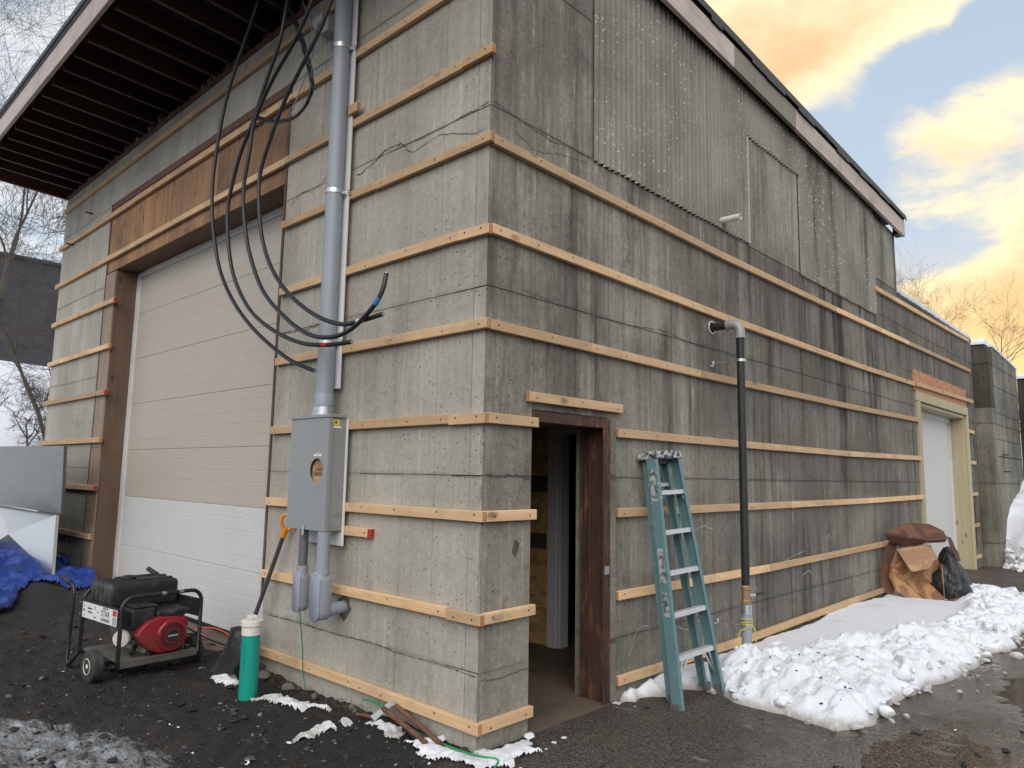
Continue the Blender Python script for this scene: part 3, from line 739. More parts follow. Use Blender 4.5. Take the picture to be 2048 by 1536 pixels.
scols = [0.0, 0.455, 1.03, 1.31, 1.9, 2.24, 2.68, 3.2, 3.72, 4.2, 4.66, 5.07, 5.6, 6.05, 6.55, 7.0, 7.5, 8.05, 8.5, 9.0]
panels('x', scols, LIFTS[:-1] + [5.86], [DOOR, C1, C2, C3, FLAT, (7.0, 9.0, 5.56, 6.5), (2.2, 9.1, 5.76, 6.5)], 'concrete_side', side)
# lower rear wing
rear = wall_core('rear_wing_wall', 'x', subtract([(9.0, 14.07, -0.3, 4.6)], BAY), 'concrete_side', -WT, -0.0008)
rcols = [9.0, 9.3, 9.86, 10.6, 11.3, 12.0, 12.6, 13.16, 13.6, 14.07]
panels('x', rcols, [-0.3, 0.475, 0.9, 1.3, 1.655, 2.05, 2.45, 2.865, 3.4, 4.09, 4.6], [BAY], 'concrete_side', rear)
# hidden sides and the shell that keeps the inside dark
MB().box(-9.56, -9.26, WT, 14.0, -0.3, 5.6).build('far_side_wall', 'concrete_old', bld)
MB().box(-9.26, -WT, 9.0, 9.3, 0.05, 5.5).build('cross_wall', 'concrete_old', bld)
MB().box(-9.26, -WT, 13.77, 14.07, -0.3, 4.6).build('back_wall', 'concrete_old', bld)
MB().box(-9.26, -WT, 9.3, 14.0, 4.45, 4.58).build('wing_roof', 'roofing', bld)
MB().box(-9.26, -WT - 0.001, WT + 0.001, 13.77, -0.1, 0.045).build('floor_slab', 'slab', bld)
MB().box(-WT - 0.001, 0.012, 0.446, 1.309, -0.1, 0.042).build('door_threshold', 'slab', bld)
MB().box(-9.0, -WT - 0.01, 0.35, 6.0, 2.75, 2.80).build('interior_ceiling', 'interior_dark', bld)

# cracks and spalled joints (thin ragged hollows) and chalk scribbles
plain('crack_dark', (0.085, 0.079, 0.068), 0.95, var=0.4, nscale=40)
plain('chip', (0.30, 0.28, 0.24), 0.95, var=0.5, nscale=50, bump=0.6, bscale=60)
plain('chalk', (0.38, 0.37, 0.335), 0.95, var=0.3, nscale=60)
def ribbon(plane, pts, w0, w1, mat_, name, parent, seed, jag=0.01, n=7, off=0.0082):
    rng = random.Random(seed); P_ = spline([(q[0], 0, q[1]) for q in pts], n); vs = []; k_ = len(P_)
    for i_, q in enumerate(P_):
        t_ = (P_[min(i_ + 1, k_ - 1)] - P_[max(i_ - 1, 0)]).normalized(); nn = Vector((-t_.z, 0, t_.x)); wd = rng.uniform(w0, w1) * (0.25 if i_ in (0, k_ - 1) else 1); c_ = q + nn * rng.uniform(-jag, jag)
        for sg in (-1, 1):
            e_ = c_ + nn * wd * sg * .5 * rng.uniform(.6, 1.3); vs.append((e_.x, -off, e_.z) if plane == 'y' else (off, e_.x, e_.z))
    return MB().add(vs, [(2 * i_, 2 * i_ + 1, 2 * i_ + 3, 2 * i_ + 2) for i_ in range(k_ - 1)]).build(name, mat_, parent)
ribbon('y', [(-1.52, 4.02), (-1.3, 4.06), (-1.12, 4.12), (-0.95, 4.11), (-0.86, 4.03), (-0.78, 4.0)], .003, .016, 'crack_dark', 'crack', front, 1, .012)
ribbon('y', [(-0.78, 4.0), (-0.55, 4.04), (-0.35, 4.0), (-0.15, 3.94), (-0.01, 3.93)], .002, .006, 'crack_dark', 'crack', front, 2, .006)
ribbon('y', [(-1.1, 4.09), (-0.6, 4.085), (-0.2, 4.10), (-0.01, 4.115)], .003, .007, 'crack_dark', 'crack', front, 3, .004)
ribbon('y', [(-2.55, 0.47), (-2.0, 0.475), (-1.5, 0.47), (-1.1, 0.48), (-0.7, 0.465), (-0.35, 0.47), (-0.01, 0.455)], .001, .009, 'crack_dark', 'crack', front, 4, .004, 30)
ribbon('y', [(-1.30, 1.655), (-0.9, 1.652), (-0.5, 1.66), (-0.2, 1.65), (-0.01, 1.648)], .001, .006, 'crack_dark', 'crack', front, 5, .002, 30)
ribbon('y', [(-2.6, 2.86), (-2.2, 2.85), (-1.9, 2.875)], .003, .012, 'crack_dark', 'crack', front, 6, .01, 12)
ribbon('y', [(-2.55, 4.02), (-2.35, 4.10), (-2.15, 4.07), (-1.9, 4.16)], .002, .008, 'crack_dark', 'crack', front, 16, .012, 12)
ribbon('x', [(0.01, 1.662), (0.15, 1.655), (0.3, 1.66), (0.44, 1.64)], .006, .022, 'crack_dark', 'crack', side, 7, .006, 12)
ribbon('x', [(0.01, 0.44), (0.15, 0.42), (0.3, 0.43), (0.44, 0.44)], .003, .010, 'crack_dark', 'crack', side, 8, .006, 12)
ribbon('x', [(0.01, 4.12), (0.3, 4.09), (0.6, 4.06), (0.85, 4.09), (1.09, 4.08)], .003, .008, 'crack_dark', 'crack', side, 9, .006, 10)
ribbon('x', [(0.2, 4.0), (0.45, 3.93), (0.75, 4.0), (1.05, 4.04)], .002, .005, 'crack_dark', 'crack', side, 10, .006, 10)
ribbon('x', [(0.3, 2.9), (0.9, 2.87), (1.5, 2.86), (2.1, 2.9), (2.6, 2.86), (3.4, 2.85), (4.2, 2.87)], .001, .006, 'crack_dark', 'crack', side, 11, .004, 24)
ribbon('x', [(1.4, 1.655), (2.2, 1.65), (3.0, 1.66), (4.5, 1.645), (6.0, 1.65), (8.0, 1.64)], .001, .005, 'crack_dark', 'crack', side, 12, .005, 24)
ribbon('x', [(1.4, 0.49), (2.4, 0.47), (3.6, 0.47), (5.0, 0.48), (7.0, 0.46)], .001, .005, 'crack_dark', 'crack', side, 13, .003, 24)
for i_, (za_, zb_) in enumerate(((0.62, 1.34), (1.7, 2.0), (0.2, 0.42), (1.45, 1.62))):
    ribbon('x', [(0.012, za_), (0.016, za_ * .6 + zb_ * .4), (0.011, zb_)], .004, .026, 'chip', 'edge_chip', side, 80 + i_, .007, 22, off=0.0078)
    ribbon('y', [(-0.012, za_ + .05), (-0.016, za_ * .6 + zb_ * .4), (-0.012, zb_ - .02)], .003, .02, 'chip', 'edge_chip', front, 90 + i_, .006, 22, off=0.0078)
for i_, pp in enumerate(([(1.62, .42), (1.70, .50), (1.78, .52), (1.85, .50)], [(1.55, .30), (1.60, .36), (1.66, .42)], [(1.95, .78), (2.05, .86), (2.12, .93), (2.2, .95)], [(2.55, 1.20), (2.75, 1.24), (2.95, 1.20)], [(2.4, .62), (2.6, .60), (2.8, .64)], [(4.1, .74), (4.4, .80), (4.75, .86), (5.0, .88)], [(5.6, .96), (5.75, 1.02), (5.8, .98), (5.95, 1.06)], [(3.5, .60), (3.62, .68), (3.72, .66), (3.8, .56)], [(2.25, .45), (2.45, .40), (2.6, .44), (2.75, .50)], [(4.9, .62), (5.1, .66), (5.2, .60)])):
    ribbon('x', pp, .004, .012, 'chalk', 'chalk_mark', side, 60 + i_, .006, 5)
MB().add([(0.0086, 2.20 + .045 * math.cos(a) * (1 + .2 * math.sin(3 * a)), 1.715 + .03 * math.sin(a)) for a in [i_ * .628 for i_ in range(10)]], [tuple(range(10))]).build('paint_splat', 'chalk', side)
MB().add([(0.0086, 0.30 + .028 * math.cos(a) * (1 + .3 * math.sin(2 * a)), 1.20 + .05 * math.sin(a) * (1 + .2 * math.cos(3 * a))) for a in [i_ * .524 for i_ in range(12)]], [tuple(range(12))]).build('spall', 'crack_dark', side)

# ---- roof
roof = MB()
y0, y1, x0, x1 = -1.20, 9.16, -9.80, 0.115
def rp(x, y, dz_): return (x, y, roof_z(y) + dz_)
roof.add([rp(x0, y0, 0.24), rp(x1, y0, 0.24), rp(x1, y1, 0.24), rp(x0, y1, 0.24), rp(x0, y0, 0.285), rp(x1, y0, 0.285), rp(x1, y1, 0.285), rp(x0, y1, 0.285)],
         [(0, 1, 2, 3), (4, 5, 6, 7), (0, 1, 5, 4), (1, 2, 6, 5), (2, 3, 7, 6), (3, 0, 4, 7)])
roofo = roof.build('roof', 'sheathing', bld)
mb = MB()
y0f = -1.275
mb.add([rp(x0 - .03, y0f, 0.287), rp(x1 + .03, y0f, 0.287), rp(x1 + .03, y1 + .03, 0.287), rp(x0 - .03, y1 + .03, 0.287), rp(x0 - .03, y0f, 0.345), rp(x1 + .03, y0f, 0.345), rp(x1 + .03, y1 + .03, 0.335), rp(x0 - .03, y1 + .03, 0.335)],
       [(0, 1, 2, 3), (4, 5, 6, 7), (0, 1, 5, 4), (1, 2, 6, 5), (2, 3, 7, 6), (3, 0, 4, 7)])
mb.build('roofing_felt', 'roofing', roofo)
# ragged drip edge of the felt along the visible verge
mb = MB(); rng = random.Random(3); yy = -1.2
while yy < 9.1:
    ln = rng.uniform(0.15, 0.5); e = min(yy + ln, 9.18); dd = rng.uniform(0.035, 0.085)
    za, zb = roof_z(yy), roof_z(e)
    mb.add([(0.150, yy, za + .30), (0.150, e, zb + .30), (0.152, e, zb + .30 - dd), (0.152, yy, za + .30 - dd * rng.uniform(.7, 1.2)), (0.146, yy, za + .30), (0.146, e, zb + .30), (0.147, e, zb + .30 - dd), (0.147, yy, za + .30 - dd)],
           [(0, 1, 2, 3), (4, 5, 6, 7), (0, 1, 5, 4), (1, 2, 6, 5), (2, 3, 7, 6), (3, 0, 4, 7)]); yy = e
mb.build('drip_edge', 'roofing', roofo)
MB().add([(-9.83, -1.252, roof_z(-1.2) + .255), (0.15, -1.252, roof_z(-1.2) + .25), (0.15, -1.276, roof_z(-1.2) + .338), (-9.83, -1.276, roof_z(-1.2) + .338), (-9.83, -1.247, roof_z(-1.2) + .255), (0.15, -1.247, roof_z(-1.2) + .25), (0.15, -1.27, roof_z(-1.2) + .338), (-9.83, -1.27, roof_z(-1.2) + .338)], [(0, 1, 2, 3), (4, 5, 6, 7), (0, 1, 5, 4), (1, 2, 6, 5), (2, 3, 7, 6), (3, 0, 4, 7)]).build('drip_edge', 'roofing', roofo)
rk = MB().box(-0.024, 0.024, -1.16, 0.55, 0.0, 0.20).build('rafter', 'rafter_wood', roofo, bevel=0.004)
rk.location = (-9.2, 0, roof_z(0)); rk.rotation_euler = (math.atan(-0.0445), 0, 0)
k = 1
while -9.2 + 0.406 * k < 0.0:
    c_ = rk.copy(); C.objects.link(c_); c_.location.x = -9.2 + 0.406 * k + random.uniform(-0.02, 0.02); c_.location.z += random.uniform(-0.006, 0.006); k += 1
MB().add([rp(-9.74, -1.19, -0.01), rp(-9.69, -1.19, -0.01), rp(-9.69, 9.1, -0.01), rp(-9.74, 9.1, -0.01), rp(-9.74, -1.19, 0.238), rp(-9.69, -1.19, 0.238), rp(-9.69, 9.1, 0.238), rp(-9.74, 9.1, 0.238)],
         [(0, 3, 2, 1), (4, 5, 6, 7), (0, 1, 5, 4), (1, 2, 6, 5), (2, 3, 7, 6), (3, 0, 4, 7)]).build('barge_board', 'barge_wood', roofo)
# front fascia boards
for a, b_ in ((-9.75, -6.32), (-6.32, -2.7), (-2.7, 0.11)):
    o = MB().box(-(b_ - a) / 2 + .001, (b_ - a) / 2 - .001, -0.02, 0.02, -0.005, 0.29).build('fascia_board', 'fascia_wood', roofo, bevel=0.003)
    o.location = ((a + b_) / 2, -1.225, roof_z(-1.2))
# verge boards along the side wall (three boards, the middle one grey)
for a, b_, mt in ((-1.2, 3.30, 'fascia_wood'), (3.30, 4.85, 'fascia_grey'), (4.85, 9.14, 'fascia_wood')):
    L_ = b_ - a
    o = MB().box(-L_ / 2 + .001, L_ / 2 - .001, -0.022, 0.022, -0.02, 0.225).build('verge_board', mt, roofo, bevel=0.003)
    o.location = (0.105, (a + b_) / 2, roof_z((a + b_) / 2)); o.rotation_euler = (0, math.atan(0.0445), R(90))
MB().add([(0.0, 8.95, roof_z(9) - .02), (0.08, 8.95, roof_z(9) - .02), (0.08, 9.12, roof_z(9.1) - .02), (0.0, 9.12, roof_z(9.1) - .02), (0.0, 8.95, roof_z(9) + .2), (0.08, 8.95, roof_z(9) + .2), (0.08, 9.12, roof_z(9.1) + .2), (0.0, 9.12, roof_z(9.1) + .2)],
         [(0, 3, 2, 1), (4, 5, 6, 7), (0, 1, 5, 4), (1, 2, 6, 5), (2, 3, 7, 6), (3, 0, 4, 7)]).build('verge_return', 'barge_wood', roofo)
MB().box(-9.56, 0.0, -0.012, 0.14, 5.863, 5.925).build('wall_plate', 'barge_wood', roofo)
# mortar packed between the rafter feet
mb = MB(); rng = random.Random(5)
for i in range(95):
    cx = -9.5 + 9.4 * i / 95 + rng.uniform(-.03, .03); h = rng.uniform(.05, .16); rr = rng.uniform(.05, .10)
    cy = rng.uniform(0.0, 0.10); cz = 5.925 + h * 0.35
    vs = []
    for a in range(6):
        for b_, (zz, k2) in enumerate(((-.5, .7), (0.1, 1.0), (.5, .55))):
            an = a * math.pi / 3; vs.append((cx + math.cos(an) * rr * k2 * rng.uniform(.7, 1.2), cy + math.sin(an) * rr * .6 * k2 * rng.uniform(.7, 1.2), cz + zz * h * rng.uniform(.8, 1.2)))
    fs = [(a * 3 + b_, ((a + 1) % 6) * 3 + b_, ((a + 1) % 6) * 3 + b_ + 1, a * 3 + b_ + 1) for a in range(6) for b_ in range(2)]
    fs += [tuple(a * 3 + 2 for a in range(6)), tuple(a * 3 for a in range(5, -1, -1))]
    mb.add(vs, fs)
tag(mb.build('mortar_packing', 'mortar', roofo), kind='stuff')

# ---- battens (each length of timber is its own part)
BH, BT = 0.066, 0.038
def batten(p0, p1, normal, red=None, nails=True, h=BH):
    """timber from p0 to p1 along a wall; p = centre of the back face"""
    p0, p1 = Vector(p0), Vector(p1); L_ = (p1 - p0).length; nrm = Vector(normal)
    mb = MB().box(-L_ / 2, L_ / 2, 0.0, BT, -h / 2, h / 2, 0)
    # end grain
    me_b = mb
    e_ = 0.0008
    for sgn in (-1, 1):
        mb.box(sgn * L_ / 2 - (e_ if sgn < 0 else 0), sgn * L_ / 2 + (0 if sgn < 0 else e_), 0.0035, BT - 0.0035, -h / 2 + .0035, h / 2 - .0035, 2 if red == sgn else 1)
        if red == sgn:
            mb.box(sgn * L_ / 2 - (0 if sgn < 0 else 0.028), sgn * L_ / 2 + (0.028 if sgn < 0 else 0), BT - .002, BT + 0.0009, -h / 2 + .003, h / 2 - .003, 2)
    if nails:
        rng = random.Random(int(abs(p0.x * 977 + p0.y * 331 + p0.z * 131)) + 1)
        xs = [-L_ / 2 + 0.07, L_ / 2 - 0.07] if L_ > 0.25 else [0.0]
        q = -L_ / 2 + rng.uniform(.35, .6)
        while q < L_ / 2 - .3: xs.append(q); q += rng.uniform(.38, .62)
        for xx in xs:
            zz = rng.uniform(-.012, .012); r_ = 0.0075
            mb.add([(xx + r_ * math.cos(a * math.pi / 3), BT + 0.0009, zz + r_ * math.sin(a * math.pi / 3)) for a in range(6)], [tuple(range(6))], 3)
    o = mb.build('batten', ['pine', 'pine_end', 'red_paint', 'nail'], bld, loc=(0, 0, 0))
    bm = bmesh.new(); bm.from_mesh(o.data); ed = [e for e in bm.edges if e.calc_length() > 0.03 and all(f.material_index == 0 for f in e.link_faces) and len(e.link_faces) == 2]
    bmesh.ops.bevel(bm, geom=ed, offset=0.004, segments=2, affect='EDGES', profile=0.5, clamp_overlap=True); bm.to_mesh(o.data); bm.free()
    xax = (p1 - p0).normalized(); yax = nrm; zax = xax.cross(yax).normalized()
    if zax.z < 0: xax = -xax; zax = -zax
    mw = Matrix.Identity(4)
    for i in range(3): mw[i][0] = xax[i]; mw[i][1] = yax[i]; mw[i][2] = zax[i]
    mw.translation = (p0 + p1) / 2
    o.matrix_basis = mw
    return o
FO = -0.0085                   # battens stand on the panel faces
def fb(xs, z, red=None, dz_=None):
    for i in range(len(xs) - 1):
        za = z + random.uniform(-.007, .007); zb = z + random.uniform(-.007, .007)
        # local +x of front battens runs towards world -x
        batten((xs[i] + .001, FO, za), (xs[i + 1] - .001, FO, zb), (0, -1, 0), red=(-1 if (red and i == len(xs) - 2) else None))
EX = 0.047
fb([-9.55, -4.6, EX], 5.665); fb([-9.60, -6.4, -2.25, EX], 5.062); fb([-9.63, -7.15, -5.05, -2.62, -0.25, EX], 4.460)
fb([-9.62, -6.84], 3.835, True); fb([-2.60, -1.2, EX], 3.845)
fb([-9.64, -6.92], 3.229); fb([-2.58, -0.25, EX], 3.229)
fb([-9.70, -6.89], 2.624, True); fb([-2.58, EX], 2.612)
fb([-9.65, -6.93], 2.018); fb([-2.59, -0.29, EX], 2.014)
fb([-9.65, -6.97], 1.398, True); fb([-2.605, EX], 1.408)
fb([-9.6, -7.01], 0.784); fb([-2.61, -0.26, EX], 0.796)
fb([-2.62, -1.2, EX], 0.176); fb([-1.86, -1.085], 1.237, True)
SO = 0.0085
def sb(pts, x=SO):
    for (ya, za), (yb, zb) in zip(pts[:-1], pts[1:]): batten((x, ya + .001, za), (x, yb - .001, zb), (1, 0, 0))
sb([(-0.006, 3.838), (3.1, 3.800), (6.2, 3.818), (9.4, 3.850), (13.72, 3.905)])
sb([(-0.006, 3.236), (3.15, 3.195), (7.1, 3.190), (9.62, 3.215)]); sb([(9.63, 3.216), (13.67, 3.275)], 0.030)
sb([(-0.006, 2.608), (1.05, 2.604), (2.67, 2.592), (6.55, 2.609), (9.80, 2.645)])
sb([(-0.006, 2.014), (0.47, 2.013)]); sb([(1.39, 1.994), (4.0, 1.995), (6.48, 1.999), (9.80, 2.036)]); sb([(0.375, 2.182), (1.45, 2.180)])
sb([(-0.006, 1.408), (0.46, 1.408)]); sb([(1.39, 1.393), (4.6, 1.397), (7.1, 1.402), (9.80, 1.423)])
sb([(-0.006, 0.798), (0.46, 0.802)]); sb([(1.39, 0.787), (4.0, 0.780), (7.5, 0.806), (9.80, 0.825)])
sb([(-0.006, 0.174), (0.45, 0.177)]); sb([(1.39, 0.180), (3.6, 0.168), (6.6, 0.200), (9.80, 0.215)])
sb([(7.78, 4.430), (10.6, 4.47), (13.74, 4.528)])
for z in (2.66, 2.05, 1.44, 0.84, 0.24): sb([(13.235, z), (13.72, z + .004)])
# one loose offcut end peeping out behind the conduit board
batten((-1.56, FO - .04, 4.56), (-1.44, FO - .04, 4.56), (0, -1, 0), nails=False, h=0.08)

# ---- big sectional door and its timber surround
dr = MB().box(-7.0, -2.52, 0.330, 0.335, 0.05, 4.42).build('garage_door', 'slot_dark', bld)
secs = [0.10, 0.70, 1.305, 1.895, 2.49, 3.09, 3.69, 4.30]
for i in range(7):
    z0, z1 = secs[i] + .0002, secs[i + 1] - .0002
    prof = [(0.326, z0), (0.287, z0 + .0002), (0.2825, z0 + .0015), (0.280, z0 + .006)]
    for j in range(1, 5):
        zc_ = z0 + (z1 - z0) * j / 5
        prof += [(0.280, zc_ - .005), (0.2816, zc_ - .0015), (0.2816, zc_ + .0015), (0.280, zc_ + .005)]
    prof += [(0.280, z1 - .006), (0.2825, z1 - .0015), (0.287, z1 - .0002), (0.326, z1)]
    vs = [(x, y, z) for x in (-6.86, -2.54) for (y, z) in prof]; k = len(prof)
    fs = [(j, j + 1, k + j + 1, k + j) for j in range(k - 1)] + [tuple(range(k)), tuple(range(2 * k - 1, k - 1, -1))]
    MB().add(vs, fs).build('door_section', 'door_paint' if i > 1 else 'door_paint_white', dr)
MB().box(-7.0, -6.865, 0.262, 0.30, 0.04, 4.27).build('door_stop', 'white_trim', dr, bevel=0.004)
MB().box(-6.865, -2.53, 0.262, 0.30, 4.19, 4.27).build('door_stop', 'white_trim', dr, bevel=0.004)
MB().box(-6.86, -2.54, 0.270, 0.318, 0.055, 0.10).build('bottom_seal', 'black_rubber', dr)
# left jamb: wrapped post with front boards
MB().box(-7.355, -7.004, 0.012, 0.34, 0.0, 4.268).build('jamb_post', 'jamb_wood', bld)
for xa, xb, za, zb in ((-7.355, -7.005, 0.05, 1.92), (-7.355, -7.28, 1.923, 4.255), (-7.272, -7.005, 1.923, 4.255)):
    MB().box(xa, xb, -0.006, 0.0115, za, zb).build('jamb_board', 'jamb_face', bld, bevel=0.002)
MB().box(-7.003, -6.99, 0.02, 0.262, 0.05, 4.265).build('reveal_board', 'jamb_wood', bld)
# header: plywood sheets, framing above and soffit
MB().box(-7.355, -2.625, 0.016, 0.34, 4.30, 5.245).build('header_core', 'jamb_wood', bld)
for xa, xb in ((-7.335, -6.42), (-6.416, -5.32), (-5.316, -4.10), (-4.096, -2.66)):
    MB().box(xa, xb, -0.002, 0.0155, 4.272, 5.16).build('plywood_sheet', 'plywood', bld, bevel=0.0015)
MB().box(-7.355, -2.625, -0.008, 0.0155, 5.166, 5.246).build('header_trim', 'barge_wood', bld)
MB().box(-2.658, -2.624, -0.010, 0.0155, 4.272, 5.165).build('header_trim', 'barge_wood', bld)
MB().box(-7.354, -7.338, -0.010, 0.0155, 4.272, 5.165).build('header_trim', 'rust_strip', bld)
MB().box(-6.988, -2.626, 0.016, 0.262, 4.274, 4.298).build('header_soffit', 'jamb_wood', bld)
MB().box(-2.652, -2.621, -0.014, 0.06, 0.62, 4.27).build('steel_edge', 'rust_strip', bld)
MB().box(-7.375, -7.358, -0.012, 0.02, 0.1, 5.25).build('steel_edge', 'rust_strip', bld)
MB().box(-7.4, -2.5, -0.12, 0.34, -0.1, 0.065).build('door_apron', 'slab', bld)
for x_, z_ in ((-8.2, 5.32), (-9.0, 5.02)):
    MB().cyl((x_, 0.02, z_), (x_ - .02, -0.10, z_ + .01), 0.012, 8).build('iron_peg', 'rusty_steel', bld)

# ---- side doorway, steel frame and what shows inside
fr = MB()
fr.box(-0.215, 0.006, 1.292, 1.309, 0.044, 2.02); fr.box(0.0065, 0.018, 1.235, 1.318, 0.044, 2.02)
fr.box(-0.228, -0.2155, 1.268, 1.309, 0.044, 2.02); fr.box(-0.145, -0.135, 1.27, 1.2915, 0.044, 2.02)
fro = fr.build('door_frame', 'rusty_steel', bld, bevel=0.003)
MB().box(-0.29, 0.016, 0.447, 1.308, 2.021, 2.095).build('door_lintel', 'rusty_steel', fro, bevel=0.003)
MB().box(0.0185, 0.026, 1.245, 1.30, 0.95, 1.01).build('latch_plate', 'cast_grey', fro, bevel=0.003)
MB().box(0.0085, 0.030, 1.319, 1.372, 0.05, 2.09).build('jamb_block', 'concrete_old', bld)
prt = MB()
for (a0, a1, z0, z1) in subtract([(-6.0, -0.301, 0.046, 2.74)], (-1.28, -0.42, 0.0, 2.06)): prt.box(a0, a1, 2.30, 2.36, z0, z1)
po = prt.build('partition_wall', 'strand_board', bld)
MB().box(-1.40, -1.282, 2.262, 2.299, 0.047, 2.14).build('door_casing', 'interior_trim', po, bevel=0.006)
MB().box(-1.281, -0.42, 2.262, 2.299, 2.062, 2.14).build('door_casing', 'interior_trim', po, bevel=0.006)
MB().box(-1.281, -1.26, 2.30, 2.42, 0.047, 2.06).build('door_lining', 'interior_trim', po)
for z0, z1 in ((1.50, 1.66), (0.95, 1.10)): MB().box(-1.95, -1.44, 2.2975, 2.2995, z0, z1).build('board_stamp', 'twig_brown', po)

# ---- corrugated sheets and the flat sheet in the clerestory openings
def corrugated(ya, yb, z0, pitch=0.0735, amp=0.021, xoff=0.023):
    n = int((yb - ya) / pitch) * 6; vs = []
    for i in range(n + 1):
        y_ = ya + (yb - ya) * i / n; x_ = xoff + amp * math.sin(2 * math.pi * (y_ - ya) / pitch)
        zt = roof_z(y_) + 0.02
        zb = z0 + 0.004 * math.sin(y_ * 9)
        for dx_ in (0.0, -0.007): vs += [(x_ + dx_, y_, zb), (x_ + dx_, y_, zt)]
    fs = []
    for i in range(n):
        a = i * 4; b_ = a + 4
        fs += [(a, b_, b_ + 1, a + 1), (a + 2, a + 3, b_ + 3, b_ + 2), (a, a + 2, b_ + 2, b_), (a + 1, b_ + 1, b_ + 3, a + 3)]
    fs += [(0, 1, 3, 2), (n * 4, n * 4 + 2, n * 4 + 3, n * 4 + 1)]
    return MB().add(vs, fs).build('corrugated_sheet', 'fibre_cement', bld, smooth=True, ang=60)
for ya, yb in ((1.105, 2.02), (2.02, 2.90), (2.90, 3.75)): corrugated(ya, yb - .001, 4.075)
for ya, yb in ((3.757, 5.10),): corrugated(ya, yb, 5.255)
for ya, yb in ((5.115, 6.02), (6.02, 6.93), (6.93, 7.845)): corrugated(ya, yb - .001, 4.04)
MB().box(0.002, 0.010, 3.762, 4.43, 4.062, 5.262).build('flat_sheet', 'asbestos_flat', bld)
MB().box(0.001, 0.009, 4.434, 5.105, 4.062, 5.262).build('flat_sheet', 'asbestos_flat', bld)
MB().box(0.012, 0.040, 3.752, 3.757, 4.08, 5.24).build('edge_strip', 'white_trim', bld)
MB().box(0.002, 0.012, 7.85, 8.86, 4.62, 5.53).build('flat_sheet', 'asbestos_flat', bld)

# ---- rear bay door with treated-timber surround
MB().box(-0.286, -0.262, 9.95, 13.08, 0.05, 2.86).build('bay_door', 'white_door', bld)
bay = bpy.data.objects['bay_door']
MB().box(-0.261, -0.235, 12.99, 13.10, 0.05, 2.90).build('door_stop', 'white_trim', bay)
MB().box(-0.261, -0.235, 9.95, 12.99, 2.81, 2.90).build('door_stop', 'white_trim', bay)
for i in range(1, 5): MB().box(-0.2625, -0.2605, 9.95, 12.99, 0.05 + .56 * i, 0.056 + .56 * i).build('panel_joint', 'white_trim', bay)
for a in ((0.001, 0.045, 9.72, 9.868, 0.02, 2.958), (0.001, 0.045, 13.135, 13.235, 0.02, 2.958), (0.002, 0.047, 9.70, 13.245, 2.96, 3.115), (-0.26, -0.001, 13.105, 13.156, 0.02, 2.95), (-0.26, -0.001, 9.87, 9.93, 0.02, 2.95), (-0.26, -0.001, 9.932, 13.10, 2.905, 2.955)):
    MB().box(*a).build('surround_board', 'treated_wood', bld, bevel=0.004)
MB().box(0.002, 0.028, 9.60, 13.25, 3.12, 3.465).build('strand_board_strip', 'strand_board_red', bld)
# snow lying along the top of the wing
mb = MB(); rng = random.Random(8); n = 60; vs = []
for i in range(n + 1):
    y_ = 9.02 + 5.04 * i / n; h = 0.10 + rng.uniform(-.015, .02); ov = rng.uniform(-.008, .015)
    vs += [(0.012 + ov, y_, 4.605), (0.02 + ov, y_, 4.605 + h * .6), (-0.06, y_, 4.605 + h), (-0.45, y_, 4.605 + h * 1.1), (-0.6, y_, 4.605)]
fs = [(i * 5 + j, i * 5 + (j + 1) % 5, (i + 1) * 5 + (j + 1) % 5, (i + 1) * 5 + j) for i in range(n) for j in range(5)]
fs += [(0, 1, 2, 3, 4), tuple(n * 5 + j for j in (4, 3, 2, 1, 0))]
mb.add(vs, fs); mb.build('snow_cap', 'snow_clean', bld, smooth=True)
MB().box(0.0005, 0.016, 9.0, 14.06, 4.56, 4.602).build('metal_flashing', 'roofing', bld)

# ------------------------------------------------------------------ broken concrete wall past the wing
bw = thing('concrete_wall', 'weathered concrete wall half buried in snow beyond the rear bay door', 'wall', (0.15, 15.5, 0))
# rounded pier
MB().box(-0.45, 0.30, 14.08, 14.42, -0.2, 3.18).build('pier', 'concrete_old', bw)
prof = [(-0.45, 3.182), (0.298, 3.182), (0.30, 4.25), (0.28, 4.38), (0.22, 4.46), (0.14, 4.49), (-0.45, 4.49)]
vs = [(x, y, z) for y in (14.08, 14.42) for x, z in prof]; k = len(prof)
MB().add(vs, [tuple(range(k)), tuple(range(2 * k - 1, k - 1, -1))] + [(i, (i + 1) % k, (i + 1) % k + k, i + k) for i in range(k)]).build('pier_head', 'concrete_moss', bw)
poly = [(14.425, -0.2), (17.2, -0.2), (17.2, 4.31), (14.425, 4.47)]
vs = [(x, y, z) for x in (0.30, 0.02) for y, z in poly]; k = len(poly)
MB().add(vs, [tuple(range(k)), tuple(range(2 * k - 1, k - 1, -1))] + [(i, (i + 1) % k, (i + 1) % k + k, i + k) for i in range(k)]).build('wall_panel', 'concrete_old', bw)
for z in (0.9, 1.45, 2.0, 2.55, 3.1, 3.65): MB().box(0.301, 0.3035, 14.43, 17.19, z if z > 2.2 else max(z, 2.2), (z if z > 2.2 else max(z, 2.2)) + 0.012).build('joint_line', 'concrete_dark', bw)
for z in (1.9, 2.25): MB().cyl((0.30, 14.9, z), (0.42, 14.9, z), 0.012, 8).build('iron_peg', 'rusty_steel', bw)
MB().box(0.305, 2.6, 17.21, 17.6, -0.2, 4.1).build('return_wall', 'concrete_dark', bw)
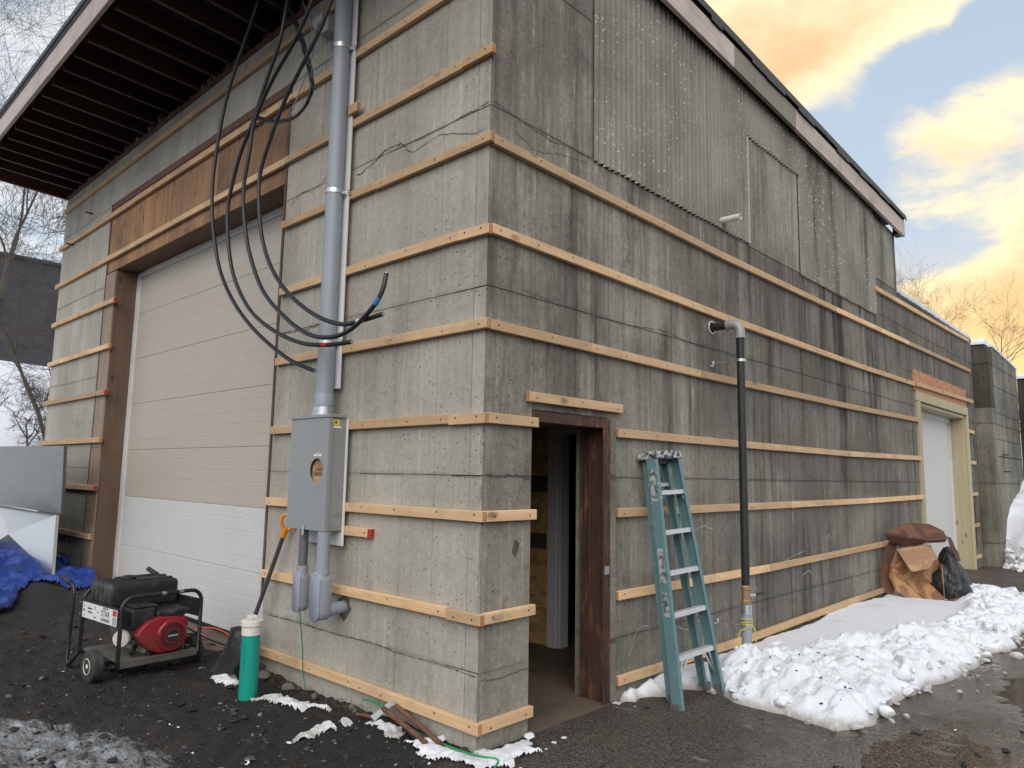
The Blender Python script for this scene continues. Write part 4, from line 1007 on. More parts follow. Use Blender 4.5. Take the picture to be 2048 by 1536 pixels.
for nm, a in (('snow_cap', (0.0, 0.33, 14.4, 17.2)), ('snow_cap', (0.3, 2.6, 17.18, 17.65)), ('snow_cap', (-0.45, 0.25, 14.06, 14.45))):
    zt = {17.2: 4.36, 17.65: 4.10, 14.45: 4.49}[a[3]]
    n = 14; mb = MB(); vs = []
    for i in range(n + 1):
        f_ = i / n; 
        if nm and (a[3] - a[2]) > (a[1] - a[0]): 
            y_ = a[2] + (a[3] - a[2]) * f_; z_ = zt + (0.11 - 0.16 * f_ if a[3] == 17.2 else 0)
            vs += [(a[0] - .01, y_, z_), (a[0], y_, z_ + .09), (a[1] - .08, y_, z_ + .10 + random.uniform(-.02, .02)), (a[1] + random.uniform(-.01, .02), y_, z_ + .04), (a[1], y_, z_)]
        else:
            x_ = a[0] + (a[1] - a[0]) * f_; z_ = zt
            vs += [(x_, a[2] - .01, z_), (x_, a[2], z_ + .05), (x_, a[2] + .1, z_ + .12 + random.uniform(-.02, .02)), (x_, a[3], z_ + .10), (x_, a[3], z_)]
    fs = [(i * 5 + j, i * 5 + (j + 1) % 5, (i + 1) * 5 + (j + 1) % 5, (i + 1) * 5 + j) for i in range(n) for j in range(5)] + [(0, 1, 2, 3, 4), tuple(n * 5 + j for j in (4, 3, 2, 1, 0))]
    mb.add(vs, fs).build(nm, 'snow_clean', bw, smooth=True)

# ------------------------------------------------------------------ far building and bare trees
fbld = thing('brick_building', 'dark slate-grey painted brick building on the snowy slope', 'building', (-34, 6, 4.6))
MB().box(-40, -33.2, -16, 13.5, 3.5, 10.55).build('wall', 'dark_brick', fbld)
MB().box(-40.1, -33.05, -16.1, 13.6, 10.55, 10.68).build('parapet', 'roofing', fbld)
wn = MB().box(-33.19, -33.1, 3.0, 3.72, 6.9, 8.7).build('window', 'window_glass', fbld)
MB().box(-33.1, -33.04, 2.93, 3.79, 8.70, 8.8).build('frame', 'roofing', wn)
MB().box(-33.1, -33.04, 2.93, 3.79, 6.82, 6.9).build('frame', 'cast_grey', wn)

def bare_tree(name, label, base, height, lean, seed, mat, r0, levels=5, spread=0.6, droop=0.0, nkids=(2, 4), trunk_frac=0.35):
    rng = random.Random(seed); root = thing(name, label, 'tree', base)
    tr = MB(); cr = MB()
    def branch(p, d, L_, r, lev, target):
        n = 5 if lev < 2 else 4; pts = [p]; rs = [r]; dd = d.copy()
        for i in range(n):
            dd = (dd + Vector((rng.gauss(0, .13), rng.gauss(0, .13), rng.gauss(0, .08) - droop * lev * .05))).normalized()
            pts.append(pts[-1] + dd * L_ / n); rs.append(max(0.0035, r * (1 - 0.5 * (i + 1) / n)))
        target.tube(pts, rs, 6 if lev < 2 else (4 if lev < 3 else 3), 0, caps=False)
        if lev >= levels: return
        kids = rng.randint(*nkids) + (1 if lev > 1 else 0)
        for kk in range(kids):
            f_ = rng.uniform(.35, 1.0) if kk else 1.0
            i_ = min(n, max(1, int(round(f_ * n))))
            q = pts[i_]; ax = Vector((rng.gauss(0, 1), rng.gauss(0, 1), rng.gauss(0, .5))).normalized()
            nd = (dd + ax * spread * rng.uniform(.7, 1.4) + Vector((0, 0, .12 - droop))).normalized()
            branch(q, nd, L_ * rng.uniform(.55, .82), rs[i_] * rng.uniform(.55, .75), lev + 1, cr if lev >= 1 else tr)
    branch(Vector(base), Vector(lean).normalized(), height * trunk_frac, r0, 0, tr)
    tr.build('trunk', mat, root, smooth=True); cr.build('crown', mat, root)
    return root
bare_tree('bare_tree', 'bare thin tree leaning out behind the left corner of the building', (-15.4, 1.9, 1.0), 9.5, (-.22, -.42, 1), 4, 'bark', 0.06, 6, 0.75, 0.05)
bare_tree('bare_tree', 'bare tree with fine hanging twigs above the left roof overhang', (-27, 2.2, 4.6), 17, (.05, -.05, 1), 12, 'bark', 0.12, 6, 0.62, 0.10, (3, 4))
bare_tree('bare_tree', 'bare twiggy tree standing against the dark brick building', (-20, 3.6, 2.6), 8.5, (-.08, -.12, 1), 21, 'bark', 0.06, 6, 0.8, 0.06, (3, 4), 0.25)
for i, (x_, y_, z_, h_, lb) in enumerate(((-14.5, 0.9, 0.8, 3.2, 'tangled bare shrub on the snow beside the left wall end'), (-17.5, 1.6, 1.8, 3.0, 'bare shrub farther up the snowy slope on the left'))):
    r_ = bare_tree('bare_shrub', lb, (x_, y_, z_), h_, (-.2, .1, 1), 40 + i, 'bark', 0.035, 5, 0.95, 0.03, (3, 4), 0.3); r_['category'] = 'shrub'
bare_tree('bare_tree', 'bare spreading tree against the golden sky beyond the rear wing', (-5.6, 47, 3.6), 15.5, (.05, 0, 1), 33, 'bark_pale', 0.26, 6, 0.72, 0.0, (2, 4), 0.34)
bare_tree('bare_tree', 'low bushy bare tree just above the snowy wing wall', (-9.4, 44, 3.0), 9.5, (0, 0, 1), 37, 'bark_pale', 0.14, 6, 0.75, 0.0, (3, 4), 0.3)
bare_tree('bare_tree', 'bare tree at the right edge beyond the old concrete wall', (-1.6, 50, 3.8), 13, (.1, 0, 1), 39, 'bark_pale', 0.20, 6, 0.7, 0.0, (2, 4), 0.3)
r_ = bare_tree('bare_shrub', 'dense dark thicket over the far return wall on the right', (-1.9, 38, 3.3), 5.5, (.1, 0, 1), 51, 'bark', 0.09, 6, 0.95, 0.0, (3, 4), 0.25); r_['category'] = 'shrub'
r_ = bare_tree('bare_shrub', 'two bare sticks poking over the wing parapet', (-3.2, 14.6, 3.2), 4.6, (.5, .55, 1), 3, 'bark', 0.03, 2, 0.5, 0.0, (1, 2), 0.5); r_['category'] = 'shrub'

# ------------------------------------------------------------------ electrical service on the front wall
CX, CY = -1.62, -0.135
bb = tag(MB().box(-1.80, -1.535, -0.066, -0.049, 2.30, 6.05).build('conduit_board', 'white_board', None, bevel=0.002), 'tall white board behind the big grey service conduit', 'board')
bb2 = tag(MB().box(-1.93, -1.400, -0.066, -0.049, 1.12, 2.06).build('meter_board', 'white_board', None, bevel=0.002), 'white backing board behind the grey meter box', 'board')
cd = thing('service_conduit', 'thick grey plastic conduit rising from the meter box to the eaves', 'conduit', (CX, CY, 2.09))
MB().cyl((CX, CY, 2.22), (CX, CY, 6.02), 0.066, 32).build('pipe', 'grey_plastic', cd, smooth=True)
MB().lathe((CX, CY, 2.155), (0, 0, 1), [(0.070, 0), (0.073, 0.003), (0.073, 0.095), (0.070, 0.10)], 32).build('coupling', 'grey_plastic', cd, smooth=True)
MB().lathe((CX, CY, 2.088), (0, 0, 1), [(0.086, 0), (0.086, 0.02), (0.077, 0.024), (0.077, 0.066)], 32).build('hub', 'galvanised', cd, smooth=True)
for zs in (5.10, 3.87, 2.66):
    mb = MB(); n = 20; vs = []
    for i in range(n + 1):
        a = math.pi * (1.0 + i / n)          # round the front of the pipe
        for r_ in (0.0675, 0.0705):
            for dz_ in (-.018, .018): vs.append((CX + r_ * math.cos(a), CY + r_ * math.sin(a), zs + dz_))
    fs = []
    for i in range(n):
        a = i * 4; b_ = a + 4
        fs += [(a, b_, b_ + 1, a + 1), (a + 2, a + 3, b_ + 3, b_ + 2), (a, a + 2, b_ + 2, b_), (a + 1, b_ + 1, b_ + 3, a + 3)]
    fs += [(0, 1, 3, 2), (n * 4, n * 4 + 2, n * 4 + 3, n * 4 + 1)]
    mb.add(vs, fs)
    for sg in (-1, 1):
        mb.box(CX + sg * .069 - .002, CX + sg * .069 + .002, CY, -0.070, zs - .018, zs + .018)
        mb.box(min(CX + sg * .069, CX + sg * .108), max(CX + sg * .069, CX + sg * .108), -0.0695, -0.0665, zs - .018, zs + .018)
        mb.cyl((CX + sg * .094, -0.0695, zs), (CX + sg * .094, -0.082, zs), 0.009, 6)
    mb.build('strap', 'galvanised', cd, smooth=True, ang=30)
# meter enclosure
mx0, mx1, my0, my1, mz0, mz1 = -1.94, -1.405, -0.215, -0.068, 1.232, 2.088
mt = thing('meter_box', 'grey metal meter box with a round hole showing cardboard', 'meter box', (-1.67, -0.07, 1.23))
bodyb = MB()
bodyb.box(mx0 + .004, mx1 - .004, my0 + .03, my1, mz0 + .002, mz1 - .03)
bodyb.build('body', 'box_paint', mt, bevel=0.003)
# cover with a real hole
HXc, HZc, HR = -1.552, 1.672, 0.088
cv_ = MB(); n = 40; ring = [(HXc + HR * math.cos(2 * math.pi * i / n), HZc + HR * math.sin(2 * math.pi * i / n)) for i in range(n)]
outer = []
for i in range(n):
    a = 2 * math.pi * i / n; c_, s_ = math.cos(a), math.sin(a)
    tx = ((mx1 - HXc) / c_ if c_ > 1e-9 else ((mx0 - HXc) / c_ if c_ < -1e-9 else 1e9)); tz = ((mz1 - .02 - HZc) / s_ if s_ > 1e-9 else ((mz0 - HZc) / s_ if s_ < -1e-9 else 1e9)); k_ = min(tx, tz)
    outer.append((HXc + c_ * k_, HZc + s_ * k_))
for (xx, zz) in ((mx1, mz1 - .02), (mx0, mz1 - .02), (mx0, mz0), (mx1, mz0)):
    j = min(range(n), key=lambda q: (outer[q][0] - xx) ** 2 + (outer[q][1] - zz) ** 2); outer[j] = (xx, zz)
vs = [(x, my0, z) for x, z in ring] + [(x, my0, z) for x, z in outer] + [(x, my0 + .0035, z) for x, z in ring]
fs = [(i, (i + 1) % n, n + (i + 1) % n, n + i) for i in range(n)] + [(i, 2 * n + i, 2 * n + (i + 1) % n, (i + 1) % n) for i in range(n)]
cv_.add(vs, fs)
cv_.box(mx1 - .003, mx1, my0 + .0002, my0 + .028, mz0, mz1 - .02); cv_.box(mx0, mx0 + .003, my0 + .0002, my0 + .028, mz0, mz1 - .02); cv_.box(mx0 + .003, mx1 - .003, my0 + .0002, my0 + .026, mz0, mz0 + .003)
cv_.build('cover', 'box_paint', mt)
MB().box(mx0 - .008, mx1 + .008, my0 - .008, my1, mz1 - .026, mz1).build('rain_lid', 'box_paint', mt, bevel=0.004)
MB().box(mx1 - .0038, mx1 + .0025, my0 + .030, my0 + .036, mz0 + .002, mz1 - .03).build('side_seam', 'box_paint', mt)
cbk = MB().box(HXc - .085, HXc + .10, my0 + .0212, my0 + .0292, HZc - .1, HZc + .1).build('cardboard_insert', 'cardboard_print', mt)
for dz_ in (-.022, -.036): MB().box(HXc - .05, HXc + .07, my0 + .0202, my0 + .0211, HZc + dz_ - .0035, HZc + dz_ + .0035).build('printed_line', 'ink', cbk)
for i in range(6): MB().box(HXc - .04 + i * .015, HXc - .03 + i * .015, my0 + .0202, my0 + .0211, HZc + .002, HZc + .014).build('printed_mark', 'cardboard_wet', cbk)
MB().box(-1.60, -1.49, my0 - .0012, my0 - .0002, 1.776, 1.797).build('warning_label', 'white_label', mt)
wl = MB().box(-1.556, -1.534, my0 - .0018, my0 - .0012, 1.776, 1.806).build('warning_label', 'white_label', mt)
MB().box(-1.549, -1.541, my0 - .0022, my0 - .0019, 1.781, 1.800).build('printed_mark', 'ink', wl)
for xa, xb in ((-1.597, -1.56), (-1.53, -1.493)): MB().box(xa, xb, my0 - .0016, my0 - .0013, 1.793, 1.797).build('printed_mark', 'red_label', mt)
yl = MB().box(mx1 + .0003, mx1 + .0014, -0.178, -0.128, 2.004, 2.045).build('yellow_label', 'yellow_label', mt)
MB().box(mx1 + .0015, mx1 + .0018, -0.170, -0.150, 2.018, 2.036).build('printed_mark', 'ink', yl)
MB().box(mx1 + .0003, mx1 + .0014, -0.182, -0.112, 1.985, 2.001).build('white_label', 'white_label', mt)
for r_ in (0.028, 0.043, 0.055):
    mb = MB(); n = 36; vs = []
    for i in range(n):
        a = 2 * math.pi * i / n
        for q, xx in ((r_ - .002, .0), (r_, .0022), (r_ + .002, 0)): vs.append((mx1 - .0035 + xx, -0.138 + q * math.cos(a), 1.312 + q * math.sin(a)))
    mb.add(vs, [(i * 3 + j, i * 3 + j + 1, ((i + 1) % n) * 3 + j + 1, ((i + 1) % n) * 3 + j) for i in range(n) for j in range(2)])
    mb.build('knockout_ring', 'box_paint', mt, smooth=True)
MB().box(-1.70, -1.675, my0 - .012, my0 - .0003, mz0 - .045, mz0 + .03).build('seal_hasp', 'galvanised', mt, bevel=0.003)

# conduit bodies below the meter
def lb_body(name, label, x, z0, z1, wdt, depth, yf, pr, mats, stub_to_wall):
    r = thing(name, label, 'conduit fitting', (x, yf, z0)); hw = wdt / 2; n = 12
    def oblong(hw_, za, zb):
        pts = [(x + hw_ * math.cos(math.pi * i / n), zb - hw_ + hw_ * math.sin(math.pi * i / n)) for i in range(n + 1)]
        pts += [(x - hw_ * math.cos(math.pi * i / n), za + hw_ - hw_ * math.sin(math.pi * i / n)) for i in range(n + 1)]
        return pts
    for nm, y_a, y_b, hh, inset in (('body', yf + .008, yf + depth, hw, 0.0), ('cover_plate', yf, yf + .0075, hw + .004, -.004)):
        o_ = oblong(hh, z0 + inset, z1 - inset); k = len(o_)
        vs = [(px, yy, pz) for yy in (y_a, y_b) for px, pz in o_]
        MB().add(vs, [tuple(range(k)), tuple(range(2 * k - 1, k - 1, -1))] + [(i, (i + 1) % k, (i + 1) % k + k, i + k) for i in range(k)]).build(nm, 'grey_plastic', r, bevel=0.003, smooth=True, ang=50)
    for zz in (z0 + hw * .35, z1 - hw * .35): MB().cyl((x, yf - .003, zz), (x, yf, zz), 0.006, 8).build('screw', 'galvanised', r)
    yc = yf + depth * .55
    MB().cyl((x, yc, z1 - .02), (x, yc, z1 + .045), pr + .009, 24).build('socket', 'grey_plastic', r, smooth=True)
    MB().cyl((x, yc, z1 + .045), (x, yc, 1.228), pr, 24).build('pipe', mats, r, smooth=True)
    MB().cyl((x, yf + depth - .01, z0 + hw + .01), (x, 0.05, z0 + hw + .01), pr * 1.02, 24).build('wall_stub', 'grey_plastic', r, smooth=True)
    MB().cyl((x, yf + depth - .005, z0 + hw + .01), (x, yf + depth + .045, z0 + hw + .01), pr + .009, 24).build('socket', 'grey_plastic', r, smooth=True)
    return r
lb_body('conduit_fitting', 'larger grey oblong conduit fitting under the meter box', -1.425, 0.605, 0.945, 0.125, 0.105, -0.262, 0.045, 'grey_plastic', True)
lb_body('conduit_fitting', 'smaller grey oblong conduit fitting on a dark pipe under the meter box', -1.735, 0.625, 0.915, 0.095, 0.085, -0.225, 0.034, 'dark_grey_plastic', True)
# broken out hole round the larger stub
mb = MB(); n = 16; rng = random.Random(2); vs = []
for i in range(n):
    a = 2 * math.pi * i / n
    vs += [(-1.425 + .052 * math.cos(a), -0.011, .677 + .052 * math.sin(a)), (-1.425 + rng.uniform(.07, .10) * math.cos(a), -0.0085, .677 + rng.uniform(.07, .10) * math.sin(a))]
mb.add(vs, [(i * 2, i * 2 + 1, ((i + 1) % n) * 2 + 1, ((i + 1) % n) * 2) for i in range(n)]).build('patch_hole', 'crack_dark', bld)

# black service cables hanging from the mast
cabs = [
 ('leftmost black service cable sweeping widest over the garage door', [(-2.826, -0.3, 6.157), (-2.783, -0.311, 5.98), (-3.065, -0.321, 5.547), (-3.25, -0.332, 5.21), (-3.336, -0.343, 4.882), (-3.389, -0.35, 4.495), (-3.386, -0.35, 4.196), (-3.288, -0.35, 3.832), (-3.11, -0.35, 3.463), (-2.82, -0.35, 3.14), (-2.511, -0.329, 2.88), (-2.209, -0.296, 2.68), (-1.936, -0.264, 2.534), (-1.76, -0.232, 2.466), (-1.66, -0.21, 2.43)], None),
 ('black service cable with a red tape band across the conduit', [(-2.153, -0.34, 5.808), (-2.156, -0.353, 5.664), (-2.22, -0.366, 5.318), (-2.414, -0.379, 4.976), (-2.575, -0.391, 4.683), (-2.755, -0.4, 4.436), (-2.887, -0.4, 4.147), (-2.923, -0.4, 3.923), (-2.845, -0.4, 3.585), (-2.691, -0.4, 3.286), (-2.423, -0.38, 2.987), (-2.082, -0.35, 2.78), (-1.702, -0.32, 2.639), (-1.399, -0.29, 2.591), (-1.104, -0.26, 2.584)], ('red_tape', -1.42)),
 ('black service cable with blue tape and an upturned end', [(-1.703, -0.36, 5.579), (-1.709, -0.371, 5.445), (-1.933, -0.382, 5.188), (-2.254, -0.394, 4.955), (-2.503, -0.405, 4.676), (-2.549, -0.416, 4.368), (-2.601, -0.42, 4.065), (-2.53, -0.42, 3.735), (-2.404, -0.42, 3.446), (-2.151, -0.42, 3.105), (-1.809, -0.42, 2.852), (-1.482, -0.411, 2.676), (-1.219, -0.385, 2.611), (-0.982, -0.359, 2.64), (-0.766, -0.332, 2.772), (-0.697, -0.306, 2.888), (-0.695, -0.28, 3.008)], ('blue_tape', -0.735)),
 ('black service cable with a white band, ending right of the conduit', [(-1.49, -0.32, 5.497), (-1.494, -0.333, 5.364), (-1.613, -0.346, 5.155), (-1.832, -0.359, 4.939), (-2.061, -0.371, 4.714), (-2.26, -0.38, 4.425), (-2.398, -0.38, 4.156), (-2.382, -0.38, 3.887), (-2.282, -0.38, 3.56), (-2.083, -0.38, 3.267), (-1.805, -0.369, 3.018), (-1.457, -0.351, 2.814), (-1.146, -0.334, 2.708), (-0.927, -0.317, 2.703), (-0.689, -0.3, 2.722)], ('white_label', -0.93)),
]
for lb, pts, tape in cabs:
    top_ = Vector(pts[0]); ext = [(CX + (top_.x - CX) * .3, -0.3, 6.9), (CX + (top_.x - CX) * .75, -0.32, 6.45)] if top_.z > 5.7 else [(CX + (top_.x - CX) * .4, -0.30, 6.5), tuple((top_ + Vector((CX, -.3, 6.5))) / 2)]
    sp_ = spline([tuple(q) for q in ext] + pts, 6)
    root = thing('service_cable', lb, 'cable', sp_[-1], group='black service cables hanging by the conduit')
    MB().tube(sp_, 0.0165, 10).build('cable', 'black_rubber', root, smooth=True, ang=60)
    MB().cyl(sp_[-1], sp_[-1] + (sp_[-1] - sp_[-2]).normalized() * .004, 0.0125, 10).build('cut_end', 'galvanised', root)
    if tape:
        i = min(range(len(sp_) // 2, len(sp_) - 2), key=lambda q: abs(sp_[q].x - tape[1])); d = (sp_[i + 1] - sp_[i - 1]).normalized()
        MB().cyl(sp_[i] - d * .028, sp_[i] + d * .028, 0.0178, 12).build('tape_band', tape[0], root, smooth=True)
cE = [(-2.5, -0.3, 6.3), (-2.313, -0.3, 5.86), (-2.185, -0.3, 5.612), (-2.007, -0.3, 5.304), (-1.872, -0.3, 5.047), (-1.801, -0.295, 4.867), (-1.804, -0.282, 4.744), (-1.901, -0.268, 4.655), (-2.094, -0.255, 4.622), (-2.391, -0.232, 4.691), (-2.723, -0.205, 4.828), (-2.979, -0.177, 4.96)]
root = thing('service_drop', 'twisted bundle of thinner black wires looping behind the service cables', 'cable', cE[-1])
spE = spline(cE, 8)
for j in range(3):
    pts = []
    for i, q in enumerate(spE):
        a = i * 0.35 + j * 2.094; pts.append(q + Vector((math.cos(a), 0.6 * math.sin(a), math.sin(a))) * 0.014)
    MB().tube(pts, 0.0105, 7).build('wire', 'black_rubber', root, smooth=True, ang=60)
MB().cyl((-2.97, -.178, 4.955), (-3.25, -.06, 5.12), 0.007, 6).build('tie_wire', 'rusty_steel', root)
cF = [(-2.05, -0.25, 5.98), (-2.234, -0.2, 5.876), (-2.147, -0.18, 5.656), (-2.084, -0.16, 5.497), (-2.081, -0.132, 5.324), (-2.163, -0.096, 5.235), (-2.4, -0.07, 5.0), (-2.75, -0.06, 4.62)]
tag(MB().tube(spline(cF, 8), 0.006, 6).build('thin_wire', 'cast_grey', None, smooth=True), 'thin grey wire hanging from the junction fixture', 'wire')
jf = thing('junction_fixture', 'grey cast metal junction fixture left of the conduit under the eaves', 'fixture', (-1.96, 0, 5.46))
MB().cyl((-2.05, -0.10, 5.50), (-1.90, -0.10, 5.50), 0.075, 20).build('housing', 'cast_grey', jf, bevel=0.008, smooth=True)
MB().box(-1.93, -1.80, -0.17, -0.045, 5.33, 5.47).build('junction_box', 'cast_grey', jf, bevel=0.012, segs=2)
MB().cyl((-1.90, -0.17, 5.40), (-1.90, -0.19, 5.40), 0.03, 14).build('plug', 'dark_grey_plastic', jf)
MB().cyl((-2.0, -0.03, 5.5), (-2.0, -0.008, 5.5), 0.04, 12).build('mount', 'cast_grey', jf)

# ------------------------------------------------------------------ gas riser, drain stub and ladder on the side wall
gp = thing('gas_pipe', 'black vertical gas pipe with grey elbow and brass valve on the side wall', 'pipe', (0.29, 2.95, 0))
GXp, GYp = 0.29, 2.95
MB().lathe((0.006, GYp, 3.065), (1, 0, 0), [(0.062, 0), (0.062, 0.012), (0.052, 0.012), (0.052, 0.0)], 28).build('wall_sleeve', 'white_pvc', gp, smooth=True)
MB().cyl((0.0075, GYp, 3.065), (0.0078, GYp, 3.065), 0.052, 28).build('sleeve_void', 'slot_dark', gp)
MB().cyl((-0.1, GYp, 3.065), (GXp - .09, GYp, 3.065), 0.036, 24).build('pipe', 'black_pipe', gp, smooth=True)
arc = [(GXp - .115, GYp, 3.065)] + [(GXp - .075 + .075 * math.sin(a * math.pi / 16), GYp, 2.99 + .075 * math.cos(a * math.pi / 16)) for a in range(9)] + [(GXp, GYp, 2.945)]
MB().tube(arc, 0.043, 24).build('elbow', 'cast_grey', gp, smooth=True)
for p0, p1 in (((GXp - .125, GYp, 3.065), (GXp - .10, GYp, 3.065)), ((GXp, GYp, 2.955), (GXp, GYp, 2.93))): MB().cyl(p0, p1, 0.049, 24).build('elbow_rim', 'cast_grey', gp, smooth=True)
MB().cyl((GXp, GYp, 0.74), (GXp, GYp, 2.95), 0.036, 24).build('pipe', 'black_pipe', gp, smooth=True)
MB().lathe((GXp, GYp, 0.585), (0, 0, 1), [(0.042, 0), (0.046, .01), (0.046, .035), (0.040, .04), (0.040, .12), (0.046, .125), (0.046, .15), (0.040, .16)], 8).build('valve_body', 'brass', gp, bevel=.002)
vh = MB().cyl((GXp + .02, GYp + .02, 0.66), (GXp + .05, GYp + .075, 0.66), 0.012, 10).build('valve_stem', 'galvanised', gp)
MB().beam((GXp + .05, GYp + .075, 0.66), (GXp + .075, GYp + .20, 0.668), 0.026, 0.022).build('valve_handle', 'black_plastic', gp, bevel=.004)
MB().cyl((GXp, GYp, -0.1), (GXp, GYp, 0.585), 0.044, 24).build('lower_pipe', 'grey_plastic', gp, smooth=True)
MB().cyl((GXp, GYp, 0.50), (GXp, GYp, 0.583), 0.047, 24).build('thread_collar', 'galvanised', gp, smooth=True)
for z in (2.725, 0.41):
    b_ = MB().cyl((0.02, GYp - .01, z), (GXp - .03, GYp - .01, z), 0.0075, 8).build('support_rod', 'galvanised', gp)
    MB().cyl((0.005, GYp - .01, z), (0.028, GYp - .01, z), 0.022, 6).build('anchor', 'galvanised', b_)
    MB().box(0.0, 0.008, GYp - .04, GYp + .02, z - .03, z - .018).build('anchor', 'galvanised', b_)
    MB().lathe((GXp, GYp, z - .012), (0, 0, 1), [(0.047, 0), (0.047, .024), (0.037, .024), (0.037, 0)], 24).build('pipe_clamp', 'galvanised', gp, smooth=True)
wpts = []
for i in range(60): a = i * .35; wpts.append((GXp + .05 * math.cos(a), GYp + .05 * math.sin(a), .40 + .0012 * i + .006 * math.sin(a * .5)))
wpts = [(GXp - .02, GYp - .22, .16), (GXp - .03, GYp - .14, .26), (GXp - .02, GYp - .08, .37)] + wpts + [(GXp + .06, GYp + .03, .38), (GXp + .07, GYp + .04, .25)]
MB().tube(wpts, 0.0042, 5).build('tracer_wire', 'yellow_wire', gp)

ps = thing('pvc_stub', 'short white plastic pipe stub sticking out of the corrugated sheeting', 'pipe', (0.02, 3.15, 4.155))
mb = MB().lathe((-.02, 3.15, 4.155), (1, 0, -0.02), [(0.031, 0), (0.031, 0.245), (0.025, 0.245), (0.025, 0.10)], 24)
mb.build('pipe', 'white_pvc', ps, smooth=True)
MB().cyl((0.13, 3.15, 4.153), (0.131, 3.15, 4.153), 0.0248, 20).build('bore', 'slot_dark', ps)

ld = thing('step_ladder', 'folded blue fibreglass step ladder leaning on the side wall by the doorway', 'ladder', (0.40, 1.90, 0.03))
c0 = Vector((0.400, 1.885, 0.03)); c1 = Vector((0.130, 1.845, 1.850)); ud = (c1 - c0).normalized(); LL = (c1 - c0).length
ldir = Vector((0.06, 1, 0)).normalized(); ldir = (ldir - ud * ldir.dot(ud)).normalized(); nd_ = ldir.cross(ud).normalized()
if nd_.x < 0: nd_ = -nd_
def LP(s_, a, b_): return c0 + ud * s_ + ldir * a + nd_ * b_
def half(s_): return 0.292 + (0.166 - 0.292) * s_ / LL
def halfr(s_): return 0.236 + (0.130 - 0.236) * s_ / LL
def channel(p0, p1, inward, depth=0.088, flange=0.034, tk=0.006):
    """C section rail: web plus two flanges turned inward"""
    mb = MB()
    for off, wd, dp in ((0, tk, depth),):
        mb.beam(p0, p1, wd, dp, up=nd_)
    for sg in (-1, 1):
        o_ = nd_ * sg * (depth / 2 - tk / 2) + inward * (flange / 2)
        mb.beam(Vector(p0) + o_, Vector(p1) + o_, flange - tk * 1.02, tk, up=nd_)
    return mb
for sg in (-1, 1):
    s0 = -0.01 if sg < 0 else 0.0
    r1 = channel(LP(s0, sg * half(0), 0.02), LP(LL - .02, sg * half(LL), 0.02), -ldir * sg).build('front_rail', 'ladder_blue', ld, bevel=0.0015)
    MB().beam(LP(s0 - .035, sg * half(0), .02), LP(s0 + .05, sg * half(0), .02), .05, .082, up=nd_).build('foot', 'dark_grey_plastic', r1, bevel=.004)
    r2 = channel(LP(0.04, sg * halfr(0.1), -0.075), LP(LL - .06, sg * halfr(LL), -0.060), -ldir * sg, 0.064, 0.030).build('rear_rail', 'ladder_blue', ld, bevel=0.0015)
    MB().beam(LP(0.02, sg * halfr(0.1), -.055), LP(0.08, sg * halfr(0.1), -.055), .04, .058, up=nd_).build('foot', 'dark_grey_plastic', r2, bevel=.004)
    # brace under the bottom step
    for aa in (0.10, 0.17): MB().beam(LP(0.33, sg * (half(.3) - aa), 0.05), LP(0.13, sg * (half(.1) - .02), 0.02), .016, .004, up=nd_).build('brace', 'aluminium', ld)
    MB().beam(LP(1.50, sg * (half(1.5) - .05), 0.05), LP(1.44, sg * (half(1.44) - .012), 0.05), .014, .004, up=nd_).build('brace', 'aluminium', ld)
for s_ in (0.345, 0.645, 0.945, 1.245, 1.545):
    h_ = half(s_) - .004; mb = MB()
    mb.beam(LP(s_, -h_, 0.018), LP(s_, h_, 0.018), 0.004, 0.074, up=nd_)          # tread
    mb.beam(LP(s_ - .016, -h_, 0.054), LP(s_ - .016, h_, 0.054), 0.032, 0.004, up=nd_)  # front lip
    mb.beam(LP(s_ - .012, -h_, -0.018), LP(s_ - .012, h_, -0.018), 0.024, 0.004, up=nd_)
    mb.build('step', 'aluminium_step', ld, bevel=.001)
for s_ in (0.60, 1.22, 1.60):
    MB().beam(LP(s_, -halfr(s_), -.055), LP(s_, halfr(s_), -.055), .028, .012, up=nd_).build('rear_bar', 'aluminium_step', ld)
mb = MB(); hw = half(LL) + .012
for a0, a1, b0, b1, s0, s1 in ((-hw, hw, -.105, .080, LL - .045, LL + .014),):
    vs = [LP(s, a * (1.0 if s < LL else .94), b_) for s in (s0, s1) for b_ in (b0, b1) for a in (a0, a1)]
    mb.add(vs, [(0, 2, 3, 1), (4, 5, 7, 6), (0, 1, 5, 4), (2, 6, 7, 3), (0, 4, 6, 2), (1, 3, 7, 5)])
mb.build('top_cap', 'ladder_cap', ld, bevel=0.010, segs=3, smooth=True)
MB().beam(LP(LL - .055, -.10, -.03), LP(LL - .055, .10, -.03), .05, .07, up=nd_).build('tool_slot', 'black_plastic', ld)
for s0, s1 in ((1.47, 1.72), (0.86, 1.12), (0.62, 0.80)):
    MB().beam(LP(s0, -half(s0) - .0038, .02), LP(s1, -half(s1) - .0038, .02), .001, .052, up=nd_).build('side_label', 'worn_label', ld)

